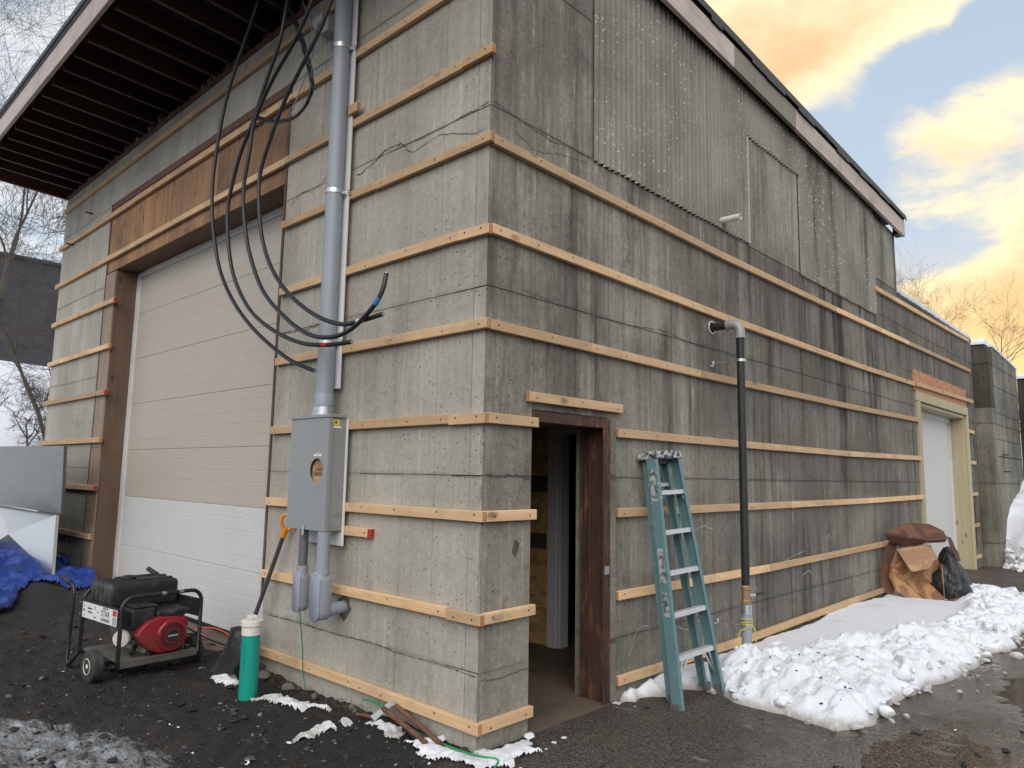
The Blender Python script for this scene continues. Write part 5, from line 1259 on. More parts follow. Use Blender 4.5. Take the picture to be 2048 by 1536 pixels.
# ------------------------------------------------------------------ generator
gen = thing('generator', 'portable generator with red engine, black tank and wheels on black soil', 'generator', (-3.12, -0.79, gzf(-3.12, -0.82) + 0.004), R(5))
gl = dict(parent=gen, world=False)
def gt(pts, r=0.0155, name='frame_tube', mat='black_paint', n=12): return MB().tube(pts, r, n).build(name, mat, smooth=True, ang=60, **gl)
def arcp(c, a0, a1, r, plane, n=6):
    out = []
    for i in range(n + 1):
        a = R(a0 + (a1 - a0) * i / n)
        if plane == 'yz': out.append((c[0], c[1] + r * math.cos(a), c[2] + r * math.sin(a)))
        else: out.append((c[0] + r * math.cos(a), c[1], c[2] + r * math.sin(a)))
    return out
for x_ in (0.335, -0.335):
    gt([(x_ + (0.0), -0.28, 0.125), (x_, -0.315, 0.15)] + [(x_, -0.315, 0.54)] + arcp((x_, -0.225, 0.545), 180, 90, 0.09, 'yz') + arcp((x_, 0.225, 0.545), 90, 0, 0.09, 'yz') + [(x_, 0.315, 0.15), (x_, 0.28, 0.125)])
for y_, nm in ((-0.355, 1), (0.355, 1)):
    gt([(-0.335, y_ * .9, 0.145), (-0.385, y_, 0.06), (-0.43, y_, 0.03), (-0.47, y_, 0.075), (-0.455, y_, 0.30), (-0.435, y_, 0.55), (-0.44, y_, 0.615), (-0.47, y_, 0.655), (-0.53, y_, 0.665)], 0.0155, 'stand_leg')
    gt([(-0.52, y_, 0.665), (-0.69, y_, 0.70)], 0.021, 'hand_grip', 'black_rubber')
tr = MB().box(-0.34, 0.345, -0.30, 0.30, 0.152, 0.168); tr.box(0.330, 0.350, -0.30, 0.30, 0.118, 0.151); tr.box(-0.345, -0.325, -0.30, 0.30, 0.118, 0.151)
tr.build('tray', 'dusty_tray', bevel=0.003, **gl)
for sg in (-1, 1):
    y_ = sg * 0.392
    prof = [(0.058, -.040), (0.100, -.043), (0.112, -.036)]
    for gq in (-.024, -.008, .008, .024): prof += [(0.119, gq - .0065), (0.1195, gq), (0.119, gq + .0065), (0.1135, gq + .008)]
    prof += [(0.112, .036), (0.100, .043), (0.058, .040)]
    wh = MB().lathe((0.10, y_, 0.120), (0, 1, 0), prof, 32).build('tyre', 'tyre_rubber', smooth=True, ang=50, **gl)
    MB().lathe((0.10, y_ - sg * -.0, 0.120), (0, sg, 0), [(0.060, -.03), (0.060, .043), (0.056, .044), (0.052, .032), (0.026, .030), (0.018, .040), (0.006, .044)], 24).build('rim', 'rim_paint', wh, world=False, smooth=True, ang=40)
MB().cyl((0.10, -0.40, 0.12), (0.10, 0.40, 0.12), 0.011, 10).build('axle', 'black_paint', **gl)
for y_ in (-.25, .25): MB().box(0.07, 0.13, y_ - .004, y_ + .004, .11, .151).build('axle_bracket', 'black_paint', **gl)
# tank
MB().box(-0.325, 0.03, -0.285, 0.285, 0.49, 0.70).build('fuel_tank', 'black_plastic', bevel=0.052, segs=4, smooth=True, ang=60, **gl)
tk = bpy.data.objects['fuel_tank']
for i in range(4): MB().tube([(-0.25 + i * .075, -0.288, 0.56), (-0.25 + i * .075, -0.284, 0.655), (-0.25 + i * .075, -0.255, 0.693), (-0.25 + i * .075, -0.16, 0.703)], 0.011, 8).build('tank_rib', 'black_plastic', tk, world=False, smooth=True)
MB().tube([(-0.325 + .06, -0.12, .701), (-0.265, 0.24, .701)], 0.014, 8).build('tank_rib', 'black_plastic', tk, world=False, smooth=True)
MB().tube([(-0.03, -0.12, .701), (-0.03, 0.24, .701)], 0.014, 8).build('tank_rib', 'black_plastic', tk, world=False, smooth=True)
MB().lathe((-0.15, -0.06, 0.698), (0, 0, 1), [(0.052, 0), (0.056, .006), (0.056, .022), (0.044, .034), (0.018, .038)], 24).build('fuel_cap', 'black_plastic', tk, world=False, smooth=True, ang=40)
MB().lathe((-0.15, 0.22, 0.698), (0, 0, 1), [(0.032, 0), (0.034, .012), (0.022, .02)], 20).build('fuel_gauge', 'black_plastic', tk, world=False, smooth=True)
MB().box(-0.31, 0.318, -0.318, -0.308, 0.425, 0.50).build('tank_shelf', 'black_paint', **gl)
# control panel
pn = MB().box(-0.315, 0.318, -0.332, -0.319, 0.415, 0.555).build('control_panel', 'black_paint', bevel=.002, **gl)
MB().box(-0.305, 0.308, -0.3338, -0.3322, 0.422, 0.542).build('panel_sticker', 'white_label', pn, world=False)
fl = (R(90), 0, 0)
text_mesh('lettering', 'NORTH', 0.026, 'ink', pn, (0.11, -0.3345, 0.531), fl)
text_mesh('lettering', 'ST', 0.066, 'ink', pn, (0.072, -0.3345, 0.490), fl)
text_mesh('lettering', 'AR', 0.066, 'ink_red', pn, (0.146, -0.3345, 0.490), fl)
for z in (0.452, 0.440): MB().box(0.04, 0.19, -0.3346, -0.3340, z - .0035, z + .0035).build('printed_line', 'ink', pn, world=False)
MB().box(0.235, 0.30, -0.3348, -0.3339, 0.495, 0.538).build('warning_label', 'red_label', pn, world=False)
MB().box(0.235, 0.30, -0.3348, -0.3339, 0.43, 0.488).build('notice_label', 'grey_label', pn, world=False)
for (xa, za, xb, zb) in ((-.285, .505, -.262, .512), (-.285, .470, -.262, .490), (-.285, .438, -.255, .444), (-.21, .495, -.13, .507), (-.205, .468, -.12, .478), (-.08, .50, -.072, .525), (-.03, .49, .0, .495), (-.09, .44, -.05, .448)):
    MB().box(xa, xb, -0.3347, -0.3340, za, zb).build('printed_mark', 'ink', pn, world=False)
for z in (.44, .53): MB().cyl((-0.335, -0.335, z), (-0.335, -0.342, z), .010, 8).build('bolt', 'galvanised', **gl)
MB().box(-0.315, 0.318, 0.310, 0.325, 0.415, 0.555).build('end_panel', 'black_paint', **gl)
# engine
MB().box(-0.02, 0.27, -0.10, 0.24, 0.168, 0.40).build('crankcase', 'engine_grey', bevel=.02, **gl)
MB().cyl((-0.31, 0.02, 0.30), (-0.02, 0.02, 0.30), 0.125, 28).build('alternator', 'engine_grey', smooth=True, **gl)
poly = [(-0.13, 0.375), (-0.15, 0.335), (-0.13, 0.29), (-0.05, 0.215), (0.02, 0.182), (0.10, 0.178), (0.19, 0.22), (0.245, 0.30), (0.255, 0.38), (0.23, 0.435), (0.14, 0.445), (0.02, 0.455), (-0.07, 0.43)]
k = len(poly); vs = [(x_, y_, z_) for x_ in (0.335, 0.24) for y_, z_ in [(q[0] - .035, q[1]) for q in poly]]
sh = MB().add(vs, [tuple(range(k)), tuple(range(2 * k - 1, k - 1, -1))] + [(i, (i + 1) % k, (i + 1) % k + k, i + k) for i in range(k)]).build('engine_shroud', 'engine_red', bevel=.014, segs=3, smooth=True, ang=50, **gl)
FY, FZ = 0.085, 0.305
MB().lathe((0.33, FY, FZ), (1, 0, 0), [(0.122, 0), (0.122, .012), (0.112, .022), (0.04, .026)], 36).build('recoil_cover', 'engine_red', sh, world=False, smooth=True, ang=40)
for i in range(28):
    a = 2 * math.pi * i / 28; c_, s_ = math.cos(a), math.sin(a)
    MB().beam((0.3555, FY + c_ * .062, FZ + s_ * .062), (0.3535, FY + c_ * .100, FZ + s_ * .100), .0095, .004, up=(1, 0, 0)).build('cooling_slot', 'slot_dark', sh, world=False)
MB().cyl((0.354, FY, FZ), (0.3585, FY, FZ), 0.050, 28).build('hub_badge', 'ink', sh, world=False)
text_mesh('lettering', 'HONDA', 0.021, 'white_label', sh, (0.3595, FY, FZ), (R(90), 0, R(90)))
MB().box(0.336, 0.350, -0.035, 0.005, 0.255, 0.335).build('recoil_grip', 'black_plastic', sh, bevel=.006, world=False)
MB().box(0.08, 0.285, -0.215, -0.03, 0.375, 0.525).build('air_cleaner', 'black_plastic', bevel=.022, segs=3, smooth=True, ang=60, **gl)
MB().box(0.09, 0.27, -0.195, -0.05, 0.30, 0.378).build('air_cleaner_base', 'black_plastic', bevel=.01, **gl)
MB().box(0.15, 0.25, -0.16, -0.09, 0.5255, 0.527).build('air_cleaner_label', 'white_label', **gl)
MB().box(0.05, 0.26, -0.17, 0.0, 0.525, 0.545).build('hose_box', 'black_plastic', bevel=.008, **gl)
MB().box(0.08, 0.30, -0.02, 0.25, 0.448, 0.492).build('top_cover', 'black_plastic', bevel=.012, **gl)
MB().lathe((0.20, -0.235, 0.31), (0.6, -0.8, 0), [(0.05, -.02), (0.066, .0), (0.062, .02), (0.03, .03)], 20).build('carburettor_bowl', 'rim_paint', smooth=True, **gl)
MB().box(0.19, 0.31, -0.20, -0.06, 0.262, 0.30).build('control_plate', 'black_plastic', bevel=.01, **gl)
for y_, z_ in ((-.15, .285), (-.12, .275), (-.10, .29)): MB().box(0.3105, 0.3125, y_ - .008, y_ + .008, z_ - .005, z_ + .005).build('control_mark', 'white_label', **gl)
gt([(0.30, 0.02, 0.46), (0.325, 0.12, 0.43), (0.32, 0.22, 0.47), (0.27, 0.27, 0.48)], 0.009, 'fuel_hose', 'black_rubber', 8)
MB().cyl((0.22, -0.14, 0.24), (0.28, -0.19, 0.20), 0.02, 10).build('oil_plug', 'black_plastic', **gl)
MB().cyl((0.30, -0.07, 0.168), (0.30, -0.07, 0.20), 0.022, 12).build('rubber_mount', 'black_rubber', **gl)
MB().cyl((0.30, 0.24, 0.168), (0.30, 0.24, 0.20), 0.022, 12).build('rubber_mount', 'black_rubber', **gl)
for y_ in (-.02, .12): MB().cyl((0.335, y_, 0.635), (0.335, y_ + .035, 0.635), 0.0165, 12).build('tape_wrap', 'galvanised', **gl)

# cords from the generator
tag(MB().tube(spline([(-2.95, -.50, .30), (-3.3, -.15, .16), (-3.75, 0.0, .115), (-4.0, 0.06, .12), (-3.93, 0.20, .115), (-3.66, 0.215, .10), (-3.47, 0.16, .10), (-3.1, 0.20, .09)], 10), 0.0075, 8).build('extension_cord', 'orange_cord', None, smooth=True), 'orange extension cord running from the generator towards the shovel', 'cord')
tag(MB().tube(spline([(-2.98, -.48, .36), (-3.05, -.25, .22), (-3.1, -.02, .11), (-2.95, .05, .085), (-2.8, .02, .085)], 10), 0.006, 8).build('power_cord', 'black_rubber', None, smooth=True), 'thin black cord drooping from the generator to the door apron', 'cord')

# ------------------------------------------------------------------ green pipe, shovel
px_, py_ = -1.94, -0.45; pz_ = gzf(px_, py_)
gpipe = thing('drain_cleanout', 'upright green plastic pipe with a white screw cap', 'pipe', (px_, py_, pz_))
MB().cyl((px_, py_, pz_ - .12), (px_, py_, 0.465), 0.0665, 36).build('pipe', 'pipe_green', gpipe, smooth=True)
MB().lathe((px_, py_, 0.415), (0, 0, 1), [(0.070, 0.05), (0.070, .112), (0.079, .116), (0.079, .150), (0.074, .154), (0.052, .155)], 36).build('collar', 'white_pvc', gpipe, smooth=True, ang=30)
MB().box(px_ - .03, px_ + .03, py_ - .03, py_ + .03, .568, .60).build('square_plug', 'white_pvc', gpipe, bevel=.005)
rng = random.Random(4)
for i in range(26):
    z = 0.44 - i * 0.0095; a = R(-62)
    if rng.random() < .2: continue
    MB().box(-.0045, .0045, -.0006, .0006, -.0026, .0026).build('printed_mark', 'pipe_green_print', gpipe, loc=(0, 0, 0)).matrix_basis = Matrix.Translation((0.0670 * math.cos(a), 0.0670 * math.sin(a), z - pz_)) @ Matrix.Rotation(a + R(90), 4, 'Z')

sv = thing('snow_shovel', 'black plastic snow shovel with orange grip leaning by the green pipe', 'shovel', (-2.60, -0.27, 0.05))
h1 = Vector((-2.20, -0.075, 1.175)); h0 = Vector((-2.487, -0.150, 0.448)); hd = (h1 - h0).normalized()
MB().tube([Vector((-2.515, -0.185, 0.30)), h0, h1], 0.0175, 14).build('handle', 'handle_grey', sv, smooth=True)
gs = Vector((0.75, 0.66, 0.0)); gs = (gs - hd * gs.dot(hd)).normalized()
gpts = [h1, h1 + hd * .03 + gs * .03, h1 + hd * .08 + gs * .055, h1 + hd * .125 + gs * .05, h1 + hd * .135, h1 + hd * .125 - gs * .05, h1 + hd * .08 - gs * .055, h1 + hd * .03 - gs * .03, h1]
MB().tube(spline(gpts, 6), 0.0135, 10).build('grip', 'orange_plastic', sv, smooth=True, ang=70)
MB().tube([h1 - hd * .05, h1 + hd * .03], [0.022, 0.026], 12).build('grip_socket', 'orange_plastic', sv, smooth=True)
bl_d = Vector((0.055, -0.175, -0.31)).normalized(); lat = Vector((1.0, -0.14, 0.0)); lat = (lat - bl_d * lat.dot(bl_d)).normalized(); bn = lat.cross(bl_d).normalized()
if bn.y > 0: bn = -bn
mb = MB(); nu, nv = 17, 12; vs = []
b0 = Vector((-2.530, -0.185, 0.375))
for j in range(nv + 1):
    t_ = j / nv
    for i in range(nu + 1):
        s_ = -1 + 2 * i / nu
        wd_ = 0.185 + 0.028 * t_
        p_ = b0 + bl_d * (0.385 * t_ - 0.03 * (1 - s_ * s_) * (1 - t_)) + lat * wd_ * s_ + bn * (0.045 * (s_ * s_) + 0.03 * (2 * t_ - 1) ** 2 - 0.02 + 0.004 * math.sin(s_ * 16))
        vs.append(p_)
k = len(vs); vs += [q - bn * 0.005 for q in vs]
W_ = nu + 1; fs = []
for j in range(nv):
    for i in range(nu):
        a = j * W_ + i; fs += [(a, a + 1, a + W_ + 1, a + W_), (k + a, k + a + W_, k + a + W_ + 1, k + a + 1)]
for i in range(nu): fs += [(i, k + i, k + i + 1, i + 1), (nv * W_ + i, nv * W_ + i + 1, k + nv * W_ + i + 1, k + nv * W_ + i)]
for j in range(nv): fs += [(j * W_, (j + 1) * W_, k + (j + 1) * W_, k + j * W_), (j * W_ + nu, k + j * W_ + nu, k + (j + 1) * W_ + nu, (j + 1) * W_ + nu)]
mb.add(vs, fs).build('blade', 'shovel_plastic', sv, smooth=True, ang=50)

# ------------------------------------------------------------------ sheet metal and tarpaulin at the left
def metal_sheet(name, label, pts, crease, mt_='sheet_metal'):
    """rectangular duct sheet, cross broken, with turned edges; pts tl,tr,br,bl"""
    P_ = [Vector(q) for q in pts]; c_ = sum(P_, Vector()) / 4; nrm = (P_[1] - P_[0]).cross(P_[3] - P_[0]).normalized()
    if nrm.y > 0: nrm = -nrm
    r = thing(name, label, 'sheet metal', (c_.x, c_.y, min(q.z for q in P_)))
    ap = c_ + nrm * crease
    vs = P_ + [ap] + [q - nrm * .0015 for q in P_] + [ap - nrm * .0015]
    fs = [(0, 1, 4), (1, 2, 4), (2, 3, 4), (3, 0, 4), (6, 5, 9), (7, 6, 9), (8, 7, 9), (5, 8, 9)]
    MB().add(vs, fs).build('panel', mt_, r)
    for i in range(4):
        a, b_ = P_[i], P_[(i + 1) % 4]
        MB().beam(a - nrm * .018, b_ - nrm * .018, .034, .0025, up=(b_ - a).cross(nrm)).build('turned_edge', mt_, r)
    return r
metal_sheet('duct_sheet', 'upper galvanised sheet with painted dark reflection, leaning at the left end of the wall', [(-10.2, -0.58, 1.95), (-6.555, -0.54, 1.909), (-6.722, -0.46, 1.100), (-10.2, -0.50, 1.10)], 0.018, 'sheet_metal_dark_reflection')
metal_sheet('duct_sheet', 'lower bright cross-creased galvanised sheet above the blue tarp', [(-10.0, -0.42, 1.08), (-7.06, -0.42, 1.075), (-6.63, -0.525, 0.40), (-10.0, -0.60, 0.36)], 0.11)

def inpoly(X, Y, poly):
    ins = np.zeros(X.shape, bool); n = len(poly); d = np.full(X.shape, 1e9)
    for i in range(n):
        x1_, y1_ = poly[i]; x2_, y2_ = poly[(i + 1) % n]
        c_ = ((y1_ > Y) != (y2_ > Y)) & (X < (x2_ - x1_) * (Y - y1_) / (y2_ - y1_ + 1e-12) + x1_); ins ^= c_
        L2 = (x2_ - x1_) ** 2 + (y2_ - y1_) ** 2; t_ = np.clip(((X - x1_) * (x2_ - x1_) + (Y - y1_) * (y2_ - y1_)) / L2, 0, 1)
        d = np.minimum(d, np.hypot(X - x1_ - t_ * (x2_ - x1_), Y - y1_ - t_ * (y2_ - y1_)))
    return np.where(ins, d, -d)

tx = np.arange(-9.4, -5.3, 0.022); ty = np.arange(-1.7, 0.0, 0.022); TX, TY = np.meshgrid(tx, ty)
tp = [(-6.12, -0.38), (-6.45, -0.52), (-6.85, -0.64), (-6.5, -0.86), (-5.85, -1.06), (-5.6, -1.35), (-6.2, -1.6), (-9.4, -1.7), (-9.4, -0.02), (-6.6, -0.03), (-6.2, -0.12)]
TD = inpoly(TX, TY, tp) + fbm(TX, TY, 5, 3, 61) * 0.08
wx = TX + 0.22 * fbm(TX, TY, 1.6, 2, 90); wy = TY + 0.22 * fbm(TX, TY, 1.6, 2, 95)
def fold(ca, sa, sc, st, sd_):
    """long soft folds running one way"""
    n_ = fbm((wx * ca + wy * sa) * sc, (-wx * sa + wy * ca) * sc / st, 1.0, 2, sd_)
    return np.clip(1 - 5.0 * np.abs(n_), 0, 1) ** 1.4
TZ = np.maximum(gz(TX, TY), 0.12) + np.clip((TD + .01) / 0.07, 0, 1) ** 0.6 * (0.03 + 0.07 * sstep(0.05, 0.45, TD) + 0.12 * (fbm(TX, TY, 1.7, 3, 62) + .12)
     + 0.075 * fold(.8, .6, 2.2, 4.0, 63) + 0.055 * fold(.35, -.94, 3.2, 4.0, 67) + 0.03 * fold(.97, -.24, 6.0, 4.0, 71) + 0.018 * fold(.6, .8, 9.0, 3.0, 75)) - 0.01
tarp = grid_mesh('tarpaulin', TX, TY, TZ, 'tarp_blue', TD > 0.0)
tag(tarp, 'crumpled bright blue tarpaulin lying under the galvanised sheets', 'tarp')

# ------------------------------------------------------------------ cardboard and bin bag against the side wall
ang = math.atan2(0.25, 0.97)
cx0, cy0, cz0 = 0.42, 7.70, 0.10
def Q(a, b_, dep):
    lx = (a * 0.000977 - 0.5925) * .80 - .07; lz = (1.3035 - b_ * 0.000977) * .84; dep *= .8
    return Vector((cx0 + lx * math.cos(ang) - dep * math.sin(ang), cy0 + lx * math.sin(ang) + dep * math.cos(ang), cz0 + lz))
def sheet(name, label, parts, loc):
    r = thing(name, label, 'cardboard', loc)
    for nm, mat_, pts, th in parts: MB().plate([Q(*q) for q in pts], th).build(nm, mat_, r)
    return r
sheet('cardboard_box', 'dark wet crushed cardboard box lying on top of the trash pile', [
    ('panel', 'cardboard_wet', [(225, 290, -.16), (420, 205, .06), (640, 110, .30), (930, 135, .36), (1120, 220, .18), (1165, 320, .0), (890, 350, -.14), (560, 310, -.18)], .010),
    ('panel', 'cardboard_wet', [(225, 292, -.16), (560, 312, -.18), (890, 352, -.14), (860, 395, -.06), (700, 455, -.02), (480, 485, -.02), (290, 400, -.05)], .008),
    ('flap', 'cardboard_wet', [(890, 352, -.141), (1165, 322, .0), (1130, 378, .02), (870, 400, -.06)], .008),
    ('flap', 'cardboard_wet', [(1165, 285, .02), (1225, 310, .03), (1350, 660, .05), (1290, 672, .04), (1205, 460, .03)], .008),
], (cx0, cy0 + .1, cz0 + .75))
sheet('cardboard_box', 'brown damp cardboard sheet standing against the wall at the left of the pile', [
    ('panel', 'cardboard_wet', [(290, 430, .10), (420, 440, .08), (360, 760, .04), (330, 1090, .0), (95, 1040, .02), (140, 720, .06)], .010),
    ('flap', 'cardboard_wet', [(75, 1010, .02), (330, 1092, -.002), (345, 1245, -.06), (160, 1250, -.03)], .010),
], (cx0 - .3, cy0, cz0))
sheet('cardboard_box', 'open tan cardboard box with a folded printed flap in the trash pile', [
    ('panel', 'cardboard', [(545, 560, .06), (940, 480, .10), (1035, 720, .12), (1062, 1052, .10), (870, 1050, .09), (512, 1032, .06)], .010),
    ('side', 'cardboard', [(410, 530, -.14), (548, 562, .055), (514, 1034, .055), (348, 968, -.10), (300, 800, -.14)], .010),
    ('side', 'cardboard', [(405, 532, -.145), (298, 802, -.146), (275, 960, -.13), (372, 1172, -.20), (362, 1000, -.12), (345, 968, -.108)], .010),
    ('bottom', 'cardboard', [(350, 972, -.10), (514, 1036, .05), (640, 1150, -.08), (850, 1310, -.20), (900, 1402, -.27), (680, 1392, -.28), (374, 1174, -.20)], .010),
    ('printed_flap', 'cardboard_print', [(410, 528, -.15), (700, 468, -.10), (920, 430, -.02), (1000, 620, -.10), (880, 792, -.19), (620, 862, -.24)], .010),
    ('bottom_flap', 'cardboard', [(520, 1030, .02), (870, 1060, .06), (970, 1130, -.04), (1090, 1250, -.16), (990, 1290, -.20), (830, 1302, -.22), (640, 1150, -.10)], .010),
    ('side', 'cardboard', [(1035, 722, .115), (1075, 730, -.06), (1085, 1248, -.15), (1063, 1054, .095)], .010),
], (cx0, cy0, cz0))
fp = bpy.data.objects['cardboard_box.002']
flapo = [o for o in fp.children if o.name.startswith('printed_flap')][0]
rng = random.Random(9)
for i in range(12):
    a = 645 + rng.uniform(-28, 28); b_ = 530 + i * 24
    f_ = (b_ - 470) / 380; dep = -.105 - .125 * f_ - .006
    MB().plate([Q(a, b_, dep - .003), Q(a + 34, b_ + 6, dep - .003), Q(a + 40, b_ + 17, dep - .005), Q(a + 5, b_ + 12, dep - .005)], .001).build('printed_mark', 'ink', flapo, loc=tuple(fp.location) if False else None)
sheet('cardboard_scrap', 'curled soggy cardboard scrap lying on the snow in front of the box', [
    ('panel', 'cardboard_wet', [(900, 1345, -.30), (1090, 1262, -.20), (1255, 1222, -.10), (1340, 1330, -.16), (1150, 1372, -.32), (960, 1395, -.34)], .008),
], (cx0 + .5, cy0 - .1, cz0))
# bag
def bag(name, label, c, sc, seed):
    bm = bmesh.new(); bmesh.ops.create_icosphere(bm, subdivisions=5, radius=1.0); rng = random.Random(seed)
    pk = [(Vector((rng.gauss(0, 1), rng.gauss(0, 1), rng.gauss(0, 1))).normalized(), rng.uniform(.05, .16)) for _ in range(40)]
    for v_ in bm.verts:
        d = v_.co.normalized(); r_ = 1.0
        for p_, a in pk: r_ += a * max(0, d.dot(p_)) ** 14 - a * .5 * math.exp(-((d.dot(p_) - .72) / .06) ** 2) * .5
        r_ += 0.22 * max(0, d.z) ** 6
        q = d * r_; q.z = max(q.z, -0.62 + 0.05 * math.sin(q.x * 7))
        v_.co = Vector((q.x * sc[0], q.y * sc[1], q.z * sc[2]))
    me = bpy.data.meshes.new('bag_skin'); bm.to_mesh(me); bm.free(); me.materials.append(MATS['bag_black']); me.polygons.foreach_set('use_smooth', [True] * len(me.polygons))
    r = thing(name, label, 'bag', c); o = bpy.data.objects.new('bag_skin', me); C.objects.link(o); o.parent = r; o.location = (0, 0, sc[2] * .62)
    MB().tube([(0.02, 0, sc[2] * 1.72), (0.05, -.02, sc[2] * 1.9), (0.10, -.03, sc[2] * 1.98)], [0.03, 0.022, 0.05], 8).build('knot', 'bag_black', r, world=False, smooth=True)
    return r
bq = Q(1185, 1120, .22)
bag('rubbish_bag', 'shiny black plastic rubbish bag right of the cardboard', (bq.x, bq.y, 0.08), (.22, .22, .34), 5)

# ------------------------------------------------------------------ snow pile along the side wall
sx_ = np.arange(-0.01, 1.95, 0.016); sy_ = np.arange(1.30, 12.4, 0.020); SX, SY = np.meshgrid(sx_, sy_)
sp = [(-0.05, 1.44), (0.10, 1.52), (0.16, 1.80), (0.11, 2.02), (0.33, 2.28), (0.60, 2.10), (1.03, 2.06), (1.36, 2.02), (1.47, 2.34), (1.45, 3.0), (1.50, 3.6), (1.64, 3.96), (1.62, 4.92), (1.76, 5.9), (1.68, 6.9), (1.75, 8.3), (1.25, 9.9), (0.55, 10.2), (0.35, 9.2), (0.02, 9.0), (-0.05, 9.0)]
SD = inpoly(SX, SY, sp) + fbm(SX, SY, 3, 2, 101) * 0.16 + fbm(SX, SY, 12, 2, 103) * 0.02
xb = np.interp(SY, [1.4, 2.3, 3.5, 5.0, 7.0, 8.2, 9.0], [-.1, 0.16, 0.55, 0.98, 1.15, 0.85, -.2])
rough = sstep(-0.10, 0.14, SX - xb + fbm(SX, SY, 3, 3, 105) * 0.25)
Hs = 0.105 + 0.035 * sstep(3, 7, SY) + 0.03 * fbm(SX, SY, 1.2, 3, 107)
Hr = np.interp(SY, [1.3, 2.0, 2.5, 3.4, 5.0, 7.0, 8.5, 10], [.09, .18, .23, .21, .19, .17, .19, .10])
w1, h1_ = worley(SX + .05 * fbm(SX, SY, 9, 2, 1), SY + .05 * fbm(SX, SY, 9, 2, 7), 201, 0.26); w2, h2_ = worley(SX, SY, 211, 0.095); w3, h3_ = worley(SX, SY, 221, 0.05)
lump = np.sqrt(np.clip(1 - w1 ** 2, 0, 1)) * (0.02 + .10 * h1_) + np.sqrt(np.clip(1 - w2 ** 2, 0, 1)) * (.005 + .038 * h2_) + np.sqrt(np.clip(1 - w3 ** 2, 0, 1)) * .012 * h3_ + .12 * fbm(SX, SY, 3.4, 3, 240) + .05 * fbm(SX, SY, 12, 4, 230, .6) - 0.075
edge = np.clip((SD + .01) / 0.13, 0, 1) ** 0.65
H = (Hs * (1 - rough) + (Hr * np.clip(0.45 + SD / 0.7, 0, 1) + lump) * rough) * edge
SZs = gz(SX, SY) + np.maximum(H, 0.0) - 0.03 * sstep(0.01, -0.03, SD)
pile = grid_mesh('snow_bank', SX, SY, SZs, 'snow_lumpy', SD > -0.03)
tag(pile, 'bank of shovelled snow along the base of the side wall', 'snow', kind='stuff')
snf = lambda x, y: float(np.interp(0, [0], [0]))
def stone_mesh(mb, c, r, rng, flat=0.7):
    ax = Matrix.Rotation(rng.uniform(0, 6.28), 3, 'Z') @ Matrix.Rotation(rng.uniform(-.5, .5), 3, 'X'); sx2, sy2, sz2 = r * rng.uniform(.7, 1.3), r * rng.uniform(.6, 1.1), r * flat * rng.uniform(.6, 1.1)
    base = [(1, 0, 0), (.4, .85, .1), (-.6, .8, 0), (-1, 0, .1), (-.5, -.85, 0), (.5, -.8, .1), (.45, .1, .8), (-.3, .45, .75), (-.35, -.4, .85), (.35, .1, -.8), (-.4, -.1, -.8)]
    vs = [Vector(c) + ax @ Vector((q[0] * sx2 * rng.uniform(.8, 1.15), q[1] * sy2 * rng.uniform(.8, 1.15), q[2] * sz2 * rng.uniform(.8, 1.15))) for q in base]
    fs = [(0, 1, 6), (1, 2, 7), (1, 7, 6), (2, 3, 7), (3, 8, 7), (3, 4, 8), (4, 5, 8), (5, 0, 6), (5, 6, 8), (6, 7, 8), (1, 0, 9), (2, 1, 9), (2, 9, 10), (3, 2, 10), (4, 3, 10), (5, 4, 10), (5, 10, 9), (0, 5, 9)]
    mb.add(vs, fs)
bmi = bmesh.new(); bmesh.ops.create_icosphere(bmi, subdivisions=2, radius=1.0)
ICO_V = np.array([v_.co[:] for v_ in bmi.verts]); ICO_F = [tuple(v_.index for v_ in f_.verts) for f_ in bmi.faces]; bmi.free()
def soft_chunk(mb, c, r, rng, flat=0.8):
    """rounded broken block: a sphere sheared by a few soft planes"""
    V = ICO_V.copy()
    for _ in range(8):
        n_ = np.array([rng.gauss(0, 1), rng.gauss(0, 1), rng.gauss(0, .8)]); n_ /= np.linalg.norm(n_); lim = rng.uniform(.38, .78)
        d_ = V @ n_; V -= np.outer(np.clip(d_ - lim, 0, None) * .95, n_)
    V *= 1 + 0.10 * (vnoise(V[:, 0] * 2.3 + c[0] * 40, V[:, 1] * 2.3 + V[:, 2] * 1.7 + c[1] * 40, 5) - .5)[:, None]
    a = rng.uniform(0, 6.28); ca, sa = math.cos(a), math.sin(a); sc_ = np.array([r * rng.uniform(.8, 1.35), r * rng.uniform(.7, 1.1), r * flat * rng.uniform(.7, 1.05)]); V = V * sc_
    mb.add(np.stack([V[:, 0] * ca - V[:, 1] * sa + c[0], V[:, 0] * sa + V[:, 1] * ca + c[1], V[:, 2] + c[2]], -1).tolist(), ICO_F)
mb = MB(); rng = random.Random(31); cnt = 0
for _ in range(9000):
    x_ = rng.uniform(0.1, 1.95); y_ = rng.uniform(1.7, 10.5); i = int((y_ - 1.30) / 0.020); j = int((x_ + .01) / 0.016)
    if i >= SX.shape[0] or j >= SX.shape[1]: continue
    sd_ = SD[i, j]
    if sd_ < -0.28: continue
    rim = abs(sd_ - .02) < .07 and rough[i, j] > .5 and rng.random() < .55
    if not rim:
        if sd_ < 0 and rng.random() > .10: continue
        if sd_ >= 0 and (rough[i, j] < .6 or rng.random() > .16): continue
    r_ = rng.choice([.02, .03, .036, .045, .055] if rim else [.012, .018, .022, .03, .04, .06]) * rng.uniform(.8, 1.3) * (0.7 if sd_ < -.05 else 1)
    soft_chunk(mb, (x_, y_, SZs[i, j] + r_ * .12 if sd_ > .02 else gzf(x_, y_) + r_ * .38), r_, rng, .8); cnt += 1
    if cnt > 330: break
